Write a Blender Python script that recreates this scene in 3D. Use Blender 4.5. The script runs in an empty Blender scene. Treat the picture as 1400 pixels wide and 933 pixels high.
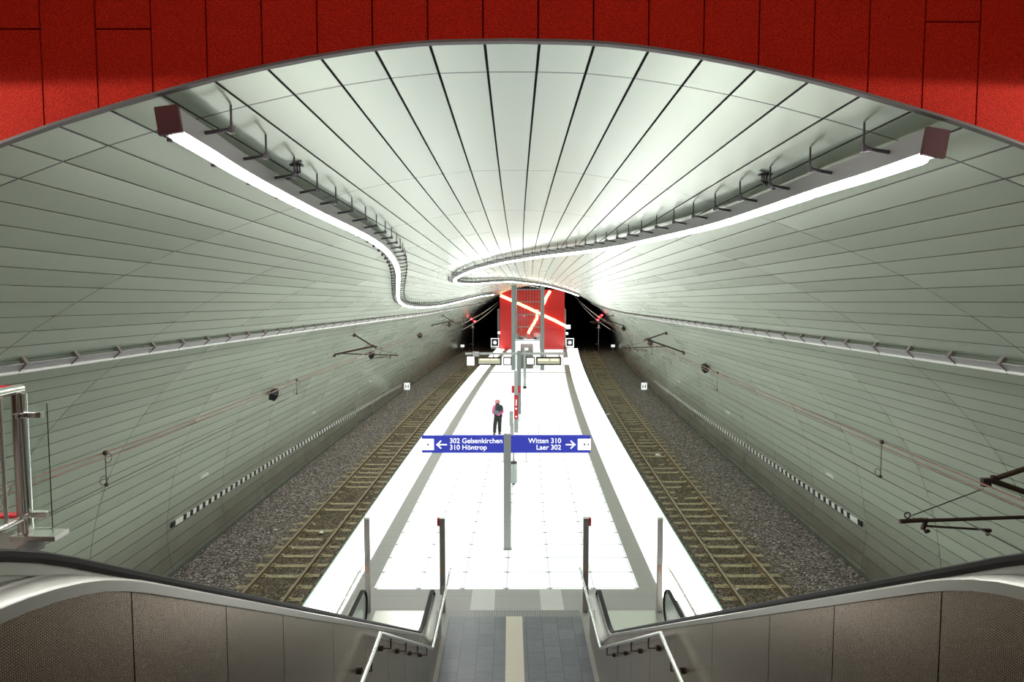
import bpy, bmesh, math, random
from mathutils import Vector, Matrix
random.seed(7)
scene = bpy.context.scene
COL = scene.collection
R_CURVE = 2032.0
def sx(Y):                       # the station bends gently to one side
    return Y * Y / R_CURVE if Y > 0 else 0.0
def W(X, Y, Z):
    return (X + sx(Y), Y, Z)
CX = 0.09                        # axis of stairs and escalators

# ------------------------------------------------------------------ mesh builder
class MB:
    def __init__(s): s.v = []; s.f = []; s.uv = None; s.mi = []
    def quad(s, a, b, c, d, m=0):
        n = len(s.v); s.v += [tuple(a), tuple(b), tuple(c), tuple(d)]; s.f.append((n, n+1, n+2, n+3)); s.mi.append(m)
    def box(s, x0, x1, y0, y1, z0, z1, m=0):
        n = len(s.v)
        s.v += [(x, y, z) for z in (z0, z1) for y in (y0, y1) for x in (x0, x1)]
        for q in ((0,2,3,1),(4,5,7,6),(0,1,5,4),(2,6,7,3),(0,4,6,2),(1,3,7,5)):
            s.f.append(tuple(n+i for i in q)); s.mi.append(m)
        return s
    def obox(s, c, ax, ay, az, hx, hy, hz, m=0):
        c = Vector(c); ax, ay, az = Vector(ax).normalized(), Vector(ay).normalized(), Vector(az).normalized()
        n = len(s.v)
        s.v += [tuple(c + ax*hx*i + ay*hy*j + az*hz*k) for k in (-1,1) for j in (-1,1) for i in (-1,1)]
        for q in ((0,2,3,1),(4,5,7,6),(0,1,5,4),(2,6,7,3),(0,4,6,2),(1,3,7,5)):
            s.f.append(tuple(n+i for i in q)); s.mi.append(m)
        return s
    def tube(s, path, r, n=10, m=0, closed=False, cap=True):
        P = [Vector(p) for p in path]; N = len(P)
        rr = r if isinstance(r, (list, tuple)) else [r]*N
        base = len(s.v); up = None
        for i, p in enumerate(P):
            if closed: t = (P[(i+1) % N] - P[i-1])
            else: t = P[min(i+1, N-1)] - P[max(i-1, 0)]
            t = t.normalized() if t.length > 1e-9 else Vector((0,1,0))
            if up is None:
                up = Vector((0,0,1)) if abs(t.z) < .9 else Vector((1,0,0))
            a = t.cross(up)
            if a.length < 1e-6: a = t.cross(Vector((1,0,0)))
            a.normalize(); b = a.cross(t).normalized(); up = b
            for k in range(n):
                an = 2*math.pi*k/n
                s.v.append(tuple(p + (a*math.cos(an) + b*math.sin(an))*rr[i]))
        for i in range(N if closed else N-1):
            j = (i+1) % N
            for k in range(n):
                l = (k+1) % n
                s.f.append((base+i*n+k, base+i*n+l, base+j*n+l, base+j*n+k)); s.mi.append(m)
        if cap and not closed:
            s.f.append(tuple(base+k for k in reversed(range(n)))); s.mi.append(m)
            s.f.append(tuple(base+(N-1)*n+k for k in range(n))); s.mi.append(m)
        return s
    def sweep(s, path, sec, frames, m=0, cap=True):
        """closed section (list of (a,b)) swept along path with frames (A,B) per point"""
        base = len(s.v); n = len(sec); N = len(path)
        for p, (A, B) in zip(path, frames):
            p = Vector(p)
            for (a, b) in sec: s.v.append(tuple(p + A*a + B*b))
        for i in range(N-1):
            for k in range(n):
                l = (k+1) % n
                s.f.append((base+i*n+k, base+i*n+l, base+(i+1)*n+l, base+(i+1)*n+k)); s.mi.append(m)
        if cap:
            s.f.append(tuple(base+k for k in reversed(range(n)))); s.mi.append(m)
            s.f.append(tuple(base+(N-1)*n+k for k in range(n))); s.mi.append(m)
        return s
    def revolve(s, c, prof, n=20, m=0):
        c = Vector(c); base = len(s.v)
        for (r, z) in prof:
            for k in range(n):
                a = 2*math.pi*k/n; s.v.append((c.x+r*math.cos(a), c.y+r*math.sin(a), c.z+z))
        for i in range(len(prof)-1):
            for k in range(n):
                l = (k+1) % n
                s.f.append((base+i*n+k, base+i*n+l, base+(i+1)*n+l, base+(i+1)*n+k)); s.mi.append(m)
        s.f.append(tuple(base+k for k in reversed(range(n)))); s.mi.append(m)
        s.f.append(tuple(base+(len(prof)-1)*n+k for k in range(n))); s.mi.append(m)
        return s
    def prism(s, poly, axis, lo, hi, m=0):
        """polygon of 2D points extruded along axis ('x','y','z')"""
        n = len(poly); base = len(s.v)
        for t in (lo, hi):
            for (a, b) in poly:
                s.v.append({'x':(t,a,b),'y':(a,t,b),'z':(a,b,t)}[axis])
        s.f.append(tuple(base+i for i in range(n))); s.f.append(tuple(base+n+i for i in reversed(range(n)))); s.mi += [m, m]
        for i in range(n):
            j = (i+1) % n
            s.f.append((base+i, base+n+i, base+n+j, base+j)); s.mi.append(m)
        return s
    def add_mesh(s, me, M, m=0):
        base = len(s.v)
        for v in me.vertices: s.v.append(tuple(M @ v.co))
        for p in me.polygons: s.f.append(tuple(base+i for i in p.vertices)); s.mi.append(m)
        return s
    def build(s, name, mats, parent=None, loc=None, smooth=False, bend=False, bevel=0, recalc=True):
        if bend: s.v = [W(*p) for p in s.v]
        if loc is None:
            if parent is not None:
                loc = Vector((0,0,0)); q = parent
                while q is not None: loc = loc + q.location; q = q.parent
            else:
                xs = [p[0] for p in s.v]; ys = [p[1] for p in s.v]; zs = [p[2] for p in s.v]
                loc = Vector(((min(xs)+max(xs))/2, (min(ys)+max(ys))/2, min(zs)))
        loc = Vector(loc)
        me = bpy.data.meshes.new(name)
        me.from_pydata([(p[0]-loc.x, p[1]-loc.y, p[2]-loc.z) for p in s.v], [], s.f)
        if not isinstance(mats, (list, tuple)): mats = [mats]
        for mt in mats: me.materials.append(mt)
        for p, mi in zip(me.polygons, s.mi): p.material_index = mi
        if s.uv:
            l = me.uv_layers.new(name='UVMap')
            for lp in me.loops: l.data[lp.index].uv = s.uv[lp.vertex_index]
        if recalc or bevel:
            bm = bmesh.new(); bm.from_mesh(me)
            if recalc: bmesh.ops.recalc_face_normals(bm, faces=bm.faces)
            if bevel:
                es = [e for e in bm.edges if len(e.link_faces) == 2 and e.calc_face_angle(0) > .6]
                bmesh.ops.bevel(bm, geom=es, offset=bevel, segments=2, affect='EDGES', profile=.5)
            bm.to_mesh(me); bm.free()
        if smooth:
            for p in me.polygons: p.use_smooth = True
            try: me.set_sharp_from_angle(angle=math.radians(40))
            except Exception: pass
        o = bpy.data.objects.new(name, me); COL.objects.link(o)
        if parent is not None: o.parent = parent
        else: o.location = loc
        return o

def tag(o, label=None, cat=None, group=None, kind=None):
    if label: o['label'] = label
    if cat: o['category'] = cat
    if group: o['group'] = group
    if kind: o['kind'] = kind
    return o
def thing(name, label, cat, loc, group=None):
    o = bpy.data.objects.new(name, None); COL.objects.link(o)
    o.location = loc; o.empty_display_size = .2
    return tag(o, label, cat, group)
def copy_thing(src, loc, label, rotz=None, group=None):
    r = src.copy(); COL.objects.link(r); r.location = loc; r['label'] = label
    if rotz is not None: r.rotation_euler = (0,0,rotz)
    for ch in list(src.children):
        c = ch.copy(); COL.objects.link(c); c.parent = r
        for g in list(ch.children):
            d = g.copy(); COL.objects.link(d); d.parent = c
    return r
def text_mesh(txt, size, align='LEFT', bold=0.0, depth=.002):
    cu = bpy.data.curves.new('lettering', 'FONT'); cu.body = txt; cu.size = size; cu.align_x = align
    cu.offset = bold; cu.extrude = depth; cu.space_line = .86
    o = bpy.data.objects.new('lettering', cu); COL.objects.link(o)
    dg = bpy.context.evaluated_depsgraph_get(); dg.update()
    me = bpy.data.meshes.new_from_object(o.evaluated_get(dg))
    bpy.data.objects.remove(o); bpy.data.curves.remove(cu)
    return me

# ------------------------------------------------------------------ materials
def mat(name, col=(.5,.5,.5), rough=.5, metal=0, emit=None, estr=0, spec=.5, coat=0, trans=0, ior=1.45, alpha=1):
    m = bpy.data.materials.new(name); m.use_nodes = True
    b = m.node_tree.nodes['Principled BSDF']
    b.inputs['Base Color'].default_value = (*col, 1); b.inputs['Roughness'].default_value = rough
    b.inputs['Metallic'].default_value = metal; b.inputs['Specular IOR Level'].default_value = spec
    b.inputs['Coat Weight'].default_value = coat; b.inputs['Transmission Weight'].default_value = trans
    b.inputs['IOR'].default_value = ior; b.inputs['Alpha'].default_value = alpha
    if emit:
        b.inputs['Emission Color'].default_value = (*emit, 1); b.inputs['Emission Strength'].default_value = estr
    return m
class NT:
    def __init__(s, m): s.t = m.node_tree; s.b = s.t.nodes['Principled BSDF']
    def n(s, typ, **kw):
        nd = s.t.nodes.new(typ)
        for k, v in kw.items():
            if k.startswith('i_'): nd.inputs[k[2:].replace('_', ' ')].default_value = v
            else: setattr(nd, k, v)
        return nd
    def l(s, a, b): s.t.links.new(a, b)
    def math(s, op, a, b=None, c=None):
        nd = s.t.nodes.new('ShaderNodeMath'); nd.operation = op
        for i, x in enumerate((a, b, c)):
            if x is None: continue
            if isinstance(x, (int, float)): nd.inputs[i].default_value = x
            else: s.l(x, nd.inputs[i])
        return nd.outputs[0]
    def mix(s, fac, a, b):
        nd = s.t.nodes.new('ShaderNodeMix'); nd.data_type = 'RGBA'
        for i, x in ((0, fac), (6, a), (7, b)):
            if isinstance(x, (int, float)): nd.inputs[i].default_value = x
            elif isinstance(x, tuple): nd.inputs[i].default_value = (*x, 1) if len(x) == 3 else x
            else: s.l(x, nd.inputs[i])
        return nd.outputs[2]
    def ramp(s, fac, stops):
        nd = s.t.nodes.new('ShaderNodeValToRGB'); s.l(fac, nd.inputs[0])
        el = nd.color_ramp.elements
        while len(el) < len(stops): el.new(.5)
        for e, (p, c) in zip(el, stops): e.position = p; e.color = (*c, 1)
        return nd.outputs[0]
    def obj(s):
        return s.t.nodes.new('ShaderNodeTexCoord').outputs['Object']
    def pos(s):
        return s.t.nodes.new('ShaderNodeNewGeometry').outputs['Position']
    def sep(s, v):
        nd = s.t.nodes.new('ShaderNodeSeparateXYZ'); s.l(v, nd.inputs[0]); return nd.outputs
    def noise(s, vec, scale, detail=3, rough=.5):
        nd = s.t.nodes.new('ShaderNodeTexNoise'); nd.inputs['Scale'].default_value = scale
        nd.inputs['Detail'].default_value = detail; nd.inputs['Roughness'].default_value = rough
        s.l(vec, nd.inputs['Vector']); return nd.outputs['Fac']
    def bump(s, h, strength=.3, dist=.01):
        nd = s.t.nodes.new('ShaderNodeBump'); nd.inputs['Strength'].default_value = strength
        nd.inputs['Distance'].default_value = dist; s.l(h, nd.inputs['Height']); s.l(nd.outputs[0], s.b.inputs['Normal'])

PANEL = .2925; JOINT0, JOINT = 4.48, 3.2
# vault cladding: painted metal panels, joints from UV (u = girth, v = length)
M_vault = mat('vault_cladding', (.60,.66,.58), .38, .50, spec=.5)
k = NT(M_vault)
uv = k.n('ShaderNodeUVMap').outputs[0]; su = k.sep(uv)
jv = k.math('FRACT', k.math('DIVIDE', k.math('SUBTRACT', su[1], JOINT0 - JOINT*10), JOINT))
jm = k.math('LESS_THAN', jv, .019/JOINT)
pu = k.math('FLOOR', k.math('DIVIDE', su[0], PANEL)); pv = k.math('FLOOR', k.math('DIVIDE', k.math('SUBTRACT', su[1], JOINT0 - JOINT*10), JOINT))
cx_ = k.n('ShaderNodeCombineXYZ'); k.l(pu, cx_.inputs[0]); k.l(pv, cx_.inputs[1])
wn = k.n('ShaderNodeTexWhiteNoise'); k.l(cx_.outputs[0], wn.inputs['Vector'])
tint = k.ramp(wn.outputs['Value'], [(0,(.60,.68,.57)),(.5,(.615,.695,.585)),(1,(.63,.71,.60))])
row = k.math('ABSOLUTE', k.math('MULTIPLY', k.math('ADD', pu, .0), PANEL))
dust_shade = k.math('MINIMUM', k.math('MAXIMUM', k.math('DIVIDE', k.math('SUBTRACT', row, 11.1), 1.7), 0), 1)  # brown dust and weaker light low down, both put into the panel colour
dust_shade = k.math('MULTIPLY', dust_shade, k.math('ADD', .62, k.math('MULTIPLY', k.noise(uv, .9, 4), .6)))
tint = k.mix(k.math('MINIMUM', dust_shade, 1), tint, (.27,.25,.205))
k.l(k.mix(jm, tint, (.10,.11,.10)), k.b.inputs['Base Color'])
k.l(k.math('ADD', .265, k.math('MULTIPLY', wn.outputs['Value'], .03)), k.b.inputs['Roughness'])
M_seam = mat('seam_shadow_gap', (.05,.055,.05), .8)
M_seamedge = mat('vault_panel_edge', (.22,.235,.21), .5)
# red fascia
M_red = mat('red_acoustic_panel', (.50,.02,.006), .75, spec=.2)
k = NT(M_red); ob = k.pos()
nz = k.noise(ob, 160, 2, .6); nz2 = k.noise(ob, 1.2, 2)
k.l(k.ramp(nz, [(.3,(.28,.010,.003)),(.55,(.62,.022,.006)),(.75,(.80,.05,.02))]), k.b.inputs['Base Color']); k.bump(nz, .5, .004)
M_redgap = mat('fascia_joint', (.06,.004,.002), .9)
M_trim = mat('aluminium_trim', (.16,.15,.145), .5, .3)
# lit things
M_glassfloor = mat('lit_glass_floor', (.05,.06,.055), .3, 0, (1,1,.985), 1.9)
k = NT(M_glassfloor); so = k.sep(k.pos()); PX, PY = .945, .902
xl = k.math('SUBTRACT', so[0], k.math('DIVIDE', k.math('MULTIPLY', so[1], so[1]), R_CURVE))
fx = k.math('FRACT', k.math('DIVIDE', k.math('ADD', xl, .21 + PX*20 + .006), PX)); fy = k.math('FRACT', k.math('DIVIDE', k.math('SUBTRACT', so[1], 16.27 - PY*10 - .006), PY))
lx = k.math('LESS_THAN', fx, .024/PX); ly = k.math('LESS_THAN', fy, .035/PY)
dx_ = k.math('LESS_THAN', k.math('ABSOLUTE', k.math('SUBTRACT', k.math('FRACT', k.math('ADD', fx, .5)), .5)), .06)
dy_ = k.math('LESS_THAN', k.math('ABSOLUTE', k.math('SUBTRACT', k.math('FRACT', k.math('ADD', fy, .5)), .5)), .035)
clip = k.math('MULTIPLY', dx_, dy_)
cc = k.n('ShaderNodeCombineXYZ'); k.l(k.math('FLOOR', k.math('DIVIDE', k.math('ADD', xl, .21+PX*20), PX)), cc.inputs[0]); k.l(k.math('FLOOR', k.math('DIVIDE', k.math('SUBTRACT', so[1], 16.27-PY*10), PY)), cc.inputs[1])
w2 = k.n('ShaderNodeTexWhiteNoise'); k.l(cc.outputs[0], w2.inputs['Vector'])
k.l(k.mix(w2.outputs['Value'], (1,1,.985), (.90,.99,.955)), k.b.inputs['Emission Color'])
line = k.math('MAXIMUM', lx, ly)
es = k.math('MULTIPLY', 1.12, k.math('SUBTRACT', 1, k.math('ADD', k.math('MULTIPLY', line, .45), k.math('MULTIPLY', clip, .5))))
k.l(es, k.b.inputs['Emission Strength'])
M_glassstrip = mat('lit_glass_edge_strip', (.5,.52,.5), .25, 0, (1,1,.99), 4.7)
M_glassedge = mat('green_glass_edge', (.35,.55,.45), .15, 0, (.55,.85,.7), .25)
M_tube = mat('fluorescent_tube', (1,1,1), .4, 0, (1,.985,.96), 38)
M_lampbody = mat('lamp_housing', (.40,.39,.40), .4, .3)
M_lampend = mat('lamp_end_cap_red', (.075,.018,.02), .5, .1)
M_bracket = mat('tray_bracket_paint', (.30,.25,.24), .5, .2)
M_hanger = mat('hanger_steel', (.13,.12,.13), .5, .5)
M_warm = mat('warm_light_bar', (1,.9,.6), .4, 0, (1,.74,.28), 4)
M_white_emit = mat('lit_white_sign', (1,1,1), .4, 0, (1,1,1), 2.2)
M_led = mat('amber_display', (.30,.30,.24), .3, 0, (.80,.75,.50), .30)
M_ledtxt = mat('amber_display_text', (1,.8,.3), .4, 0, (1,.85,.4), 1.6)
M_redlamp = mat('red_signal_lamp', (1,.05,.05), .4, 0, (1,.06,.08), 12)
M_redhood = mat('red_signal_hood', (.6,.03,.04), .5, 0, (1,.05,.08), .5)
# stone and metal
M_granite = mat('grey_granite', (.40,.39,.37), .45)
k = NT(M_granite); p_ = k.pos(); s3 = k.sep(p_)
g1 = k.noise(p_, 90, 2); tx = k.math('LESS_THAN', k.math('FRACT', k.math('DIVIDE', s3[1], .6)), .012)
k.l(k.mix(tx, k.ramp(g1, [(.3,(.32,.312,.295)),(.7,(.43,.42,.395))]), (.19,.19,.18)), k.b.inputs['Base Color'])
M_lightgranite = mat('pale_granite', (.60,.59,.57), .4)
M_tile = mat('dark_stair_tile', (.16,.17,.19), .28)
k = NT(M_tile); p_ = k.pos(); s3 = k.sep(p_)
br = k.n('ShaderNodeTexBrick'); br.offset = .5
mp = k.n('ShaderNodeMapping'); k.l(p_, mp.inputs['Vector']); mp.inputs['Rotation'].default_value = (0,0,math.pi/2)
k.l(mp.outputs[0], br.inputs['Vector']); br.inputs['Scale'].default_value = 1.0
br.inputs['Brick Width'].default_value = .45; br.inputs['Row Height'].default_value = .30; br.inputs['Mortar Size'].default_value = .006
br.inputs['Color1'].default_value = (.15,.16,.18,1); br.inputs['Color2'].default_value = (.19,.20,.22,1); br.inputs['Mortar'].default_value = (.08,.08,.09,1)
nn = k.noise(p_, 9, 4)
mx = k.t.nodes.new('ShaderNodeMix'); mx.data_type = 'RGBA'; mx.blend_type = 'MULTIPLY'; mx.inputs[0].default_value = .35
k.l(br.outputs['Color'], mx.inputs[6]); k.l(nn, mx.inputs[7]); k.l(mx.outputs[2], k.b.inputs['Base Color'])
M_cream = mat('cream_guide_tile', (.62,.57,.46), .4)
k = NT(M_cream); p_ = k.pos(); s3 = k.sep(p_)
tx = k.math('LESS_THAN', k.math('FRACT', k.math('DIVIDE', s3[1], .15)), .03)
k.l(k.mix(tx, (.62,.57,.46), (.5,.45,.36)), k.b.inputs['Base Color'])
M_grate = mat('drain_grating', (.30,.29,.28), .4, .6)
k = NT(M_grate); s3 = k.sep(k.pos())
tx = k.math('LESS_THAN', k.math('FRACT', k.math('DIVIDE', s3[0], .033)), .5)
k.l(k.mix(tx, (.40,.39,.37), (.07,.07,.07)), k.b.inputs['Base Color'])
def brushed(name, col, rough):
    m = mat(name, col, rough, 1)
    k = NT(m); mp = k.n('ShaderNodeMapping'); k.l(k.obj(), mp.inputs['Vector']); mp.inputs['Scale'].default_value = (1,1,40)
    nz = k.noise(mp.outputs[0], 6, 3)
    k.l(k.math('ADD', rough-.06, k.math('MULTIPLY', nz, .12)), k.b.inputs['Roughness'])
    return m
M_steel = brushed('stainless_steel', (.62,.61,.58), .30)
M_steelpol = mat('polished_stainless', (.78,.77,.74), .16, 1)
M_deck = mat('matt_stainless_deck', (.50,.485,.455), .34, 1)
M_panel = mat('embossed_steel_cladding', (.34,.27,.21), .25, 1)
k = NT(M_panel); p_ = k.obj(); s3 = k.sep(p_)
a = k.math('SINE', k.math('MULTIPLY', k.math('ADD', s3[1], s3[2]), 2*math.pi/.017)); b_ = k.math('SINE', k.math('MULTIPLY', k.math('SUBTRACT', s3[1], s3[2]), 2*math.pi/.017))
dots = k.math('MAXIMUM', k.math('MULTIPLY', a, b_), 0)
k.bump(dots, .22, .002)
k.l(k.mix(dots, (.35,.28,.22), (.25,.20,.155)), k.b.inputs['Base Color'])
M_balus = mat('balustrade_glass_green', (.42,.48,.44), .22, .4, spec=.6)
M_rubber = mat('black_rubber_handrail', (.010,.008,.008), .5, 0, spec=.2)
M_greysteel = mat('grey_painted_post', (.42,.44,.43), .45, .1)
M_post = mat('bronze_grey_post', (.33,.31,.28), .45, .3)
M_signblue = mat('blue_sign_panel', (.035,.045,.36), .45, 0, (.05,.07,.62), .42)
M_white = mat('white_paint', (.90,.90,.88), .5)
M_whitebright = mat('white_sign_face', (.9,.9,.9), .5, 0, (1,1,1), .75)
M_black = mat('black_paint', (.012,.012,.013), .5)
M_darkgrey = mat('dark_grey_plastic', (.06,.06,.065), .5)
M_redpaint = mat('red_column_paint', (.62,.03,.04), .45)
M_rust = mat('rusty_steel_fitting', (.065,.035,.025), .6, .3)
M_copper = mat('copper_wire', (.22,.12,.09), .5, .6)
M_wire = mat('dark_wire', (.10,.085,.07), .5, .5)
M_railside = mat('rusted_rail', (.20,.135,.07), .7, .1)
M_railtop = mat('worn_rail_head', (.36,.30,.22), .4, .6)
M_sleeper = mat('concrete_sleeper', (.26,.225,.155), .85)
k = NT(M_sleeper); nz = k.noise(k.pos(), 14, 4)
k.l(k.ramp(nz, [(.3,(.25,.195,.105)),(.6,(.44,.38,.25)),(.8,(.54,.49,.37))]), k.b.inputs['Base Color'])
M_concrete = mat('dark_tunnel_concrete', (.09,.09,.092), .9)
M_edgewall = mat('platform_side_concrete', (.10,.115,.10), .8)
M_brownfloor = mat('mezzanine_floor_stone', (.13,.11,.10), .4)
M_dark = mat('mezzanine_red_wall', (.42,.06,.035), .7)
M_glass = mat('clear_glass', (.93,.98,.95), .02, 0, trans=1, ior=1.45)
M_redglass = mat('red_enamel_panel', (.70,.022,.018), .18, 0, spec=.6)
M_liftframe = mat('lift_frame_grey', (.26,.29,.29), .4, .4)
M_seatwire = mat('grey_seat_wire', (.35,.35,.35), .5, .3)
M_glowpatch = mat('tan_painted_glow', (.42,.27,.17), .4)
M_leaf = mat('brown_leaf', (.30,.12,.04), .8)
M_paper = mat('white_paper', (.85,.83,.80), .7)
# ballast
M_ballast = mat('ballast_gravel', (.12,.11,.11), .95, spec=.15)
k = NT(M_ballast); p_ = k.pos(); s3 = k.sep(p_)
vo = k.n('ShaderNodeTexVoronoi'); vo.inputs['Scale'].default_value = 21; k.l(p_, vo.inputs['Vector'])
vd = k.n('ShaderNodeTexVoronoi'); vd.feature = 'DISTANCE_TO_EDGE'; vd.inputs['Scale'].default_value = 21; k.l(p_, vd.inputs['Vector'])
rc = k.n('ShaderNodeSeparateColor'); k.l(vo.outputs['Color'], rc.inputs[0])
stone = k.ramp(rc.outputs[0], [(0,(.12,.098,.092)),(.45,(.30,.252,.243)),(.8,(.52,.45,.42)),(1,(.85,.76,.70))])
brown = k.ramp(rc.outputs[1], [(0,(.06,.045,.02)),(.5,(.17,.13,.065)),(1,(.42,.33,.17))])
xl = k.math('ABSOLUTE', k.math('SUBTRACT', s3[0], k.math('DIVIDE', k.math('MULTIPLY', s3[1], s3[1]), R_CURVE)))
dist = k.math('ABSOLUTE', k.math('SUBTRACT', xl, 5.5))
near = k.math('SUBTRACT', 1.0, k.math('SMOOTH_MAX', k.math('DIVIDE', k.math('SUBTRACT', dist, .55), .75), 0, .1))
near = k.math('MULTIPLY', k.math('MINIMUM', k.math('MAXIMUM', near, 0), 1), k.math('ADD', .25, k.math('MULTIPLY', k.noise(p_, 2.2, 3), .9)))
near = k.math('MINIMUM', near, .85)
edge = k.math('LESS_THAN', vd.outputs['Distance'], .10)
c1 = k.mix(near, stone, brown)
k.l(k.mix(k.math('MULTIPLY', edge, .8), c1, (.018,.016,.014)), k.b.inputs['Base Color'])
k.bump(k.math('MINIMUM', vd.outputs['Distance'], .35), 1.0, .05)

# ------------------------------------------------------------------ vault section
HP = [(0,7.80),(0.5,7.785),(1.0,7.72),(1.5,7.62),(2.0,7.49),(2.5,7.34),(3.05,7.14),(3.58,6.93),(4.12,6.67),(4.6,6.4),(5.05,6.12),(5.6,5.72),(6.2,5.27),(6.7,4.78),(7.2,4.2),(7.65,3.5),(7.95,2.9),(8.22,2.1),(8.38,1.3),(8.45,.6),(8.40,0),(8.33,-.45),(8.25,-.9)]
def ssec(Y):
    if Y < 4: return 1
    if Y < 40: return 1-.003*(Y-4)
    t = min((Y-40)/38, 1); return 1-.003*36-.0015*38*(t-t*t/2)
def zsec(z, Y): return (z+.45)*ssec(Y)-.45
# arc-length table of the half profile (smoothed by Catmull-Rom)
def catmull(P, n):
    P = [Vector(p) for p in P]; out = []
    for i in range(len(P)-1):
        p0 = P[i-1] if i > 0 else P[0]*2-P[1]; p1, p2 = P[i], P[i+1]; p3 = P[i+2] if i+2 < len(P) else P[-1]*2-P[-2]
        for j in range(n):
            t = j/n
            out.append(.5*((2*p1)+(p2-p0)*t+(2*p0-5*p1+4*p2-p3)*t*t+(3*p1-p0-3*p2+p3)*t**3))
    out.append(P[-1]); return out
HPd = catmull([(x, z, 0) for x, z in HP], 12)
HPd[0] = Vector((0, 7.80, 0))
ARC = [0]
for a, b in zip(HPd, HPd[1:]): ARC.append(ARC[-1]+(b-a).length)
LTOT = ARC[-1]
def prof(sv):
    """point and inward normal of the section at girth coordinate sv (signed)"""
    sg = 1 if sv >= 0 else -1; a = min(abs(sv), LTOT)
    for i in range(len(ARC)-1):
        if ARC[i+1] >= a: break
    t = (a-ARC[i])/(ARC[i+1]-ARC[i]); p = HPd[i].lerp(HPd[i+1], t); d = (HPd[i+1]-HPd[i]).normalized()
    n = Vector((-d.y, d.x)) if True else None
    n = Vector((d.y, -d.x))          # points down / inward for the right half
    return sg*p.x, p.y, sg*n.x, n.y
def half_width(z, Y):
    zz = (z+.45)/ssec(Y)-.45
    for (x0, z0), (x1, z1) in zip(HP, HP[1:]):
        if z1 <= zz <= z0: return x0+(x1-x0)*(zz-z0)/(z1-z0)
    return 8.3
def s_at_x(X):
    lo, hi = 0, 12.0
    for _ in range(40):
        m = (lo+hi)/2
        if prof(m)[0] < abs(X): lo = m
        else: hi = m
    return math.copysign((lo+hi)/2, X)
def crown_z(X, Y):            # vault height above X
    p = prof(s_at_x(min(abs(X), 8.3))); return zsec(p[1], Y)

YF, YE = 4.02, 78.0
def ysteps(a, b):
    out = []; y = a
    while y < b: out.append(y); y += .8 if y < 40 else 2.0
    out.append(b); return out
YS = ysteps(YF, YE)
# panels with real shadow gaps between them
npan = int(LTOT/PANEL-.5)+1
mbv = MB(); mbv.uv = []
GAP = .016; DEPTH = .022
ss = []                                   # (s, depth, flag)
for i in range(-npan, npan+1):
    a = (i-.5)*PANEL+GAP/2; b = (i+.5)*PANEL-GAP/2
    a = max(a, -LTOT); b = min(b, LTOT)
    if b-a < .02: continue
    ss.append((a, 0)); ss.append((b, 0)); 
segs = []
for j in range(0, len(ss), 2):
    segs.append((ss[j], ss[j+1], 0))
    if j+2 < len(ss):
        segs.append((ss[j+1], (ss[j+1][0], DEPTH), 2)); segs.append(((ss[j+1][0], DEPTH), (ss[j+2][0], DEPTH), 1)); segs.append(((ss[j+2][0], DEPTH), ss[j+2], 2))
for (p, q, m) in segs:
    base = len(mbv.v)
    for Y in YS:
        for (sv, dp) in (p, q):
            x, z, nx, nz = prof(sv)
            mbv.v.append(W(x-nx*dp, Y, zsec(z-nz*dp, Y))); mbv.uv.append((sv+PANEL/2, Y))
    for i in range(len(YS)-1):
        mbv.f.append((base+2*i, base+2*i+1, base+2*i+3, base+2*i+2)); mbv.mi.append(m)
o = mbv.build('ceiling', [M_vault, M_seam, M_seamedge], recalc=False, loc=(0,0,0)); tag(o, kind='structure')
# light-tight shell behind the panels and the dark running tunnel beyond
sh = MB(); YS2 = ysteps(YF, YE)
NS = 60
for Y in YS2:
    for i in range(-NS, NS+1):
        x, z, nx, nz = prof(LTOT*i/NS); sh.v.append(W(x-nx*.12, Y, zsec(z-nz*.12, Y)))
r = 2*NS+1
for i in range(len(YS2)-1):
    for j in range(r-1): sh.f.append((i*r+j, i*r+j+1, (i+1)*r+j+1, (i+1)*r+j)); sh.mi.append(0)
tag(sh.build('trim_1', M_concrete, recalc=False, loc=(0,0,0)), kind='structure')
tn = MB(); YT = [YE-.02, YE, 90, 105, 120, 140]
for n_, Y in enumerate(YT):
    for i in range(-NS, NS+1):
        x, z, nx, nz = prof(LTOT*i/NS); d = .02 if n_ == 0 else -.10
        tn.v.append(W(x-nx*d, Y, zsec(z-nz*d, Y)))
for i in range(len(YT)-1):
    for j in range(r-1): tn.f.append((i*r+j, i*r+j+1, (i+1)*r+j+1, (i+1)*r+j)); tn.mi.append(0)
tn.quad(W(-12,140,-2), W(12,140,-2), W(12,140,9), W(-12,140,9))
tag(tn.build('wall_back', M_concrete, recalc=False, loc=(0,0,0)), kind='structure')

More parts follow.
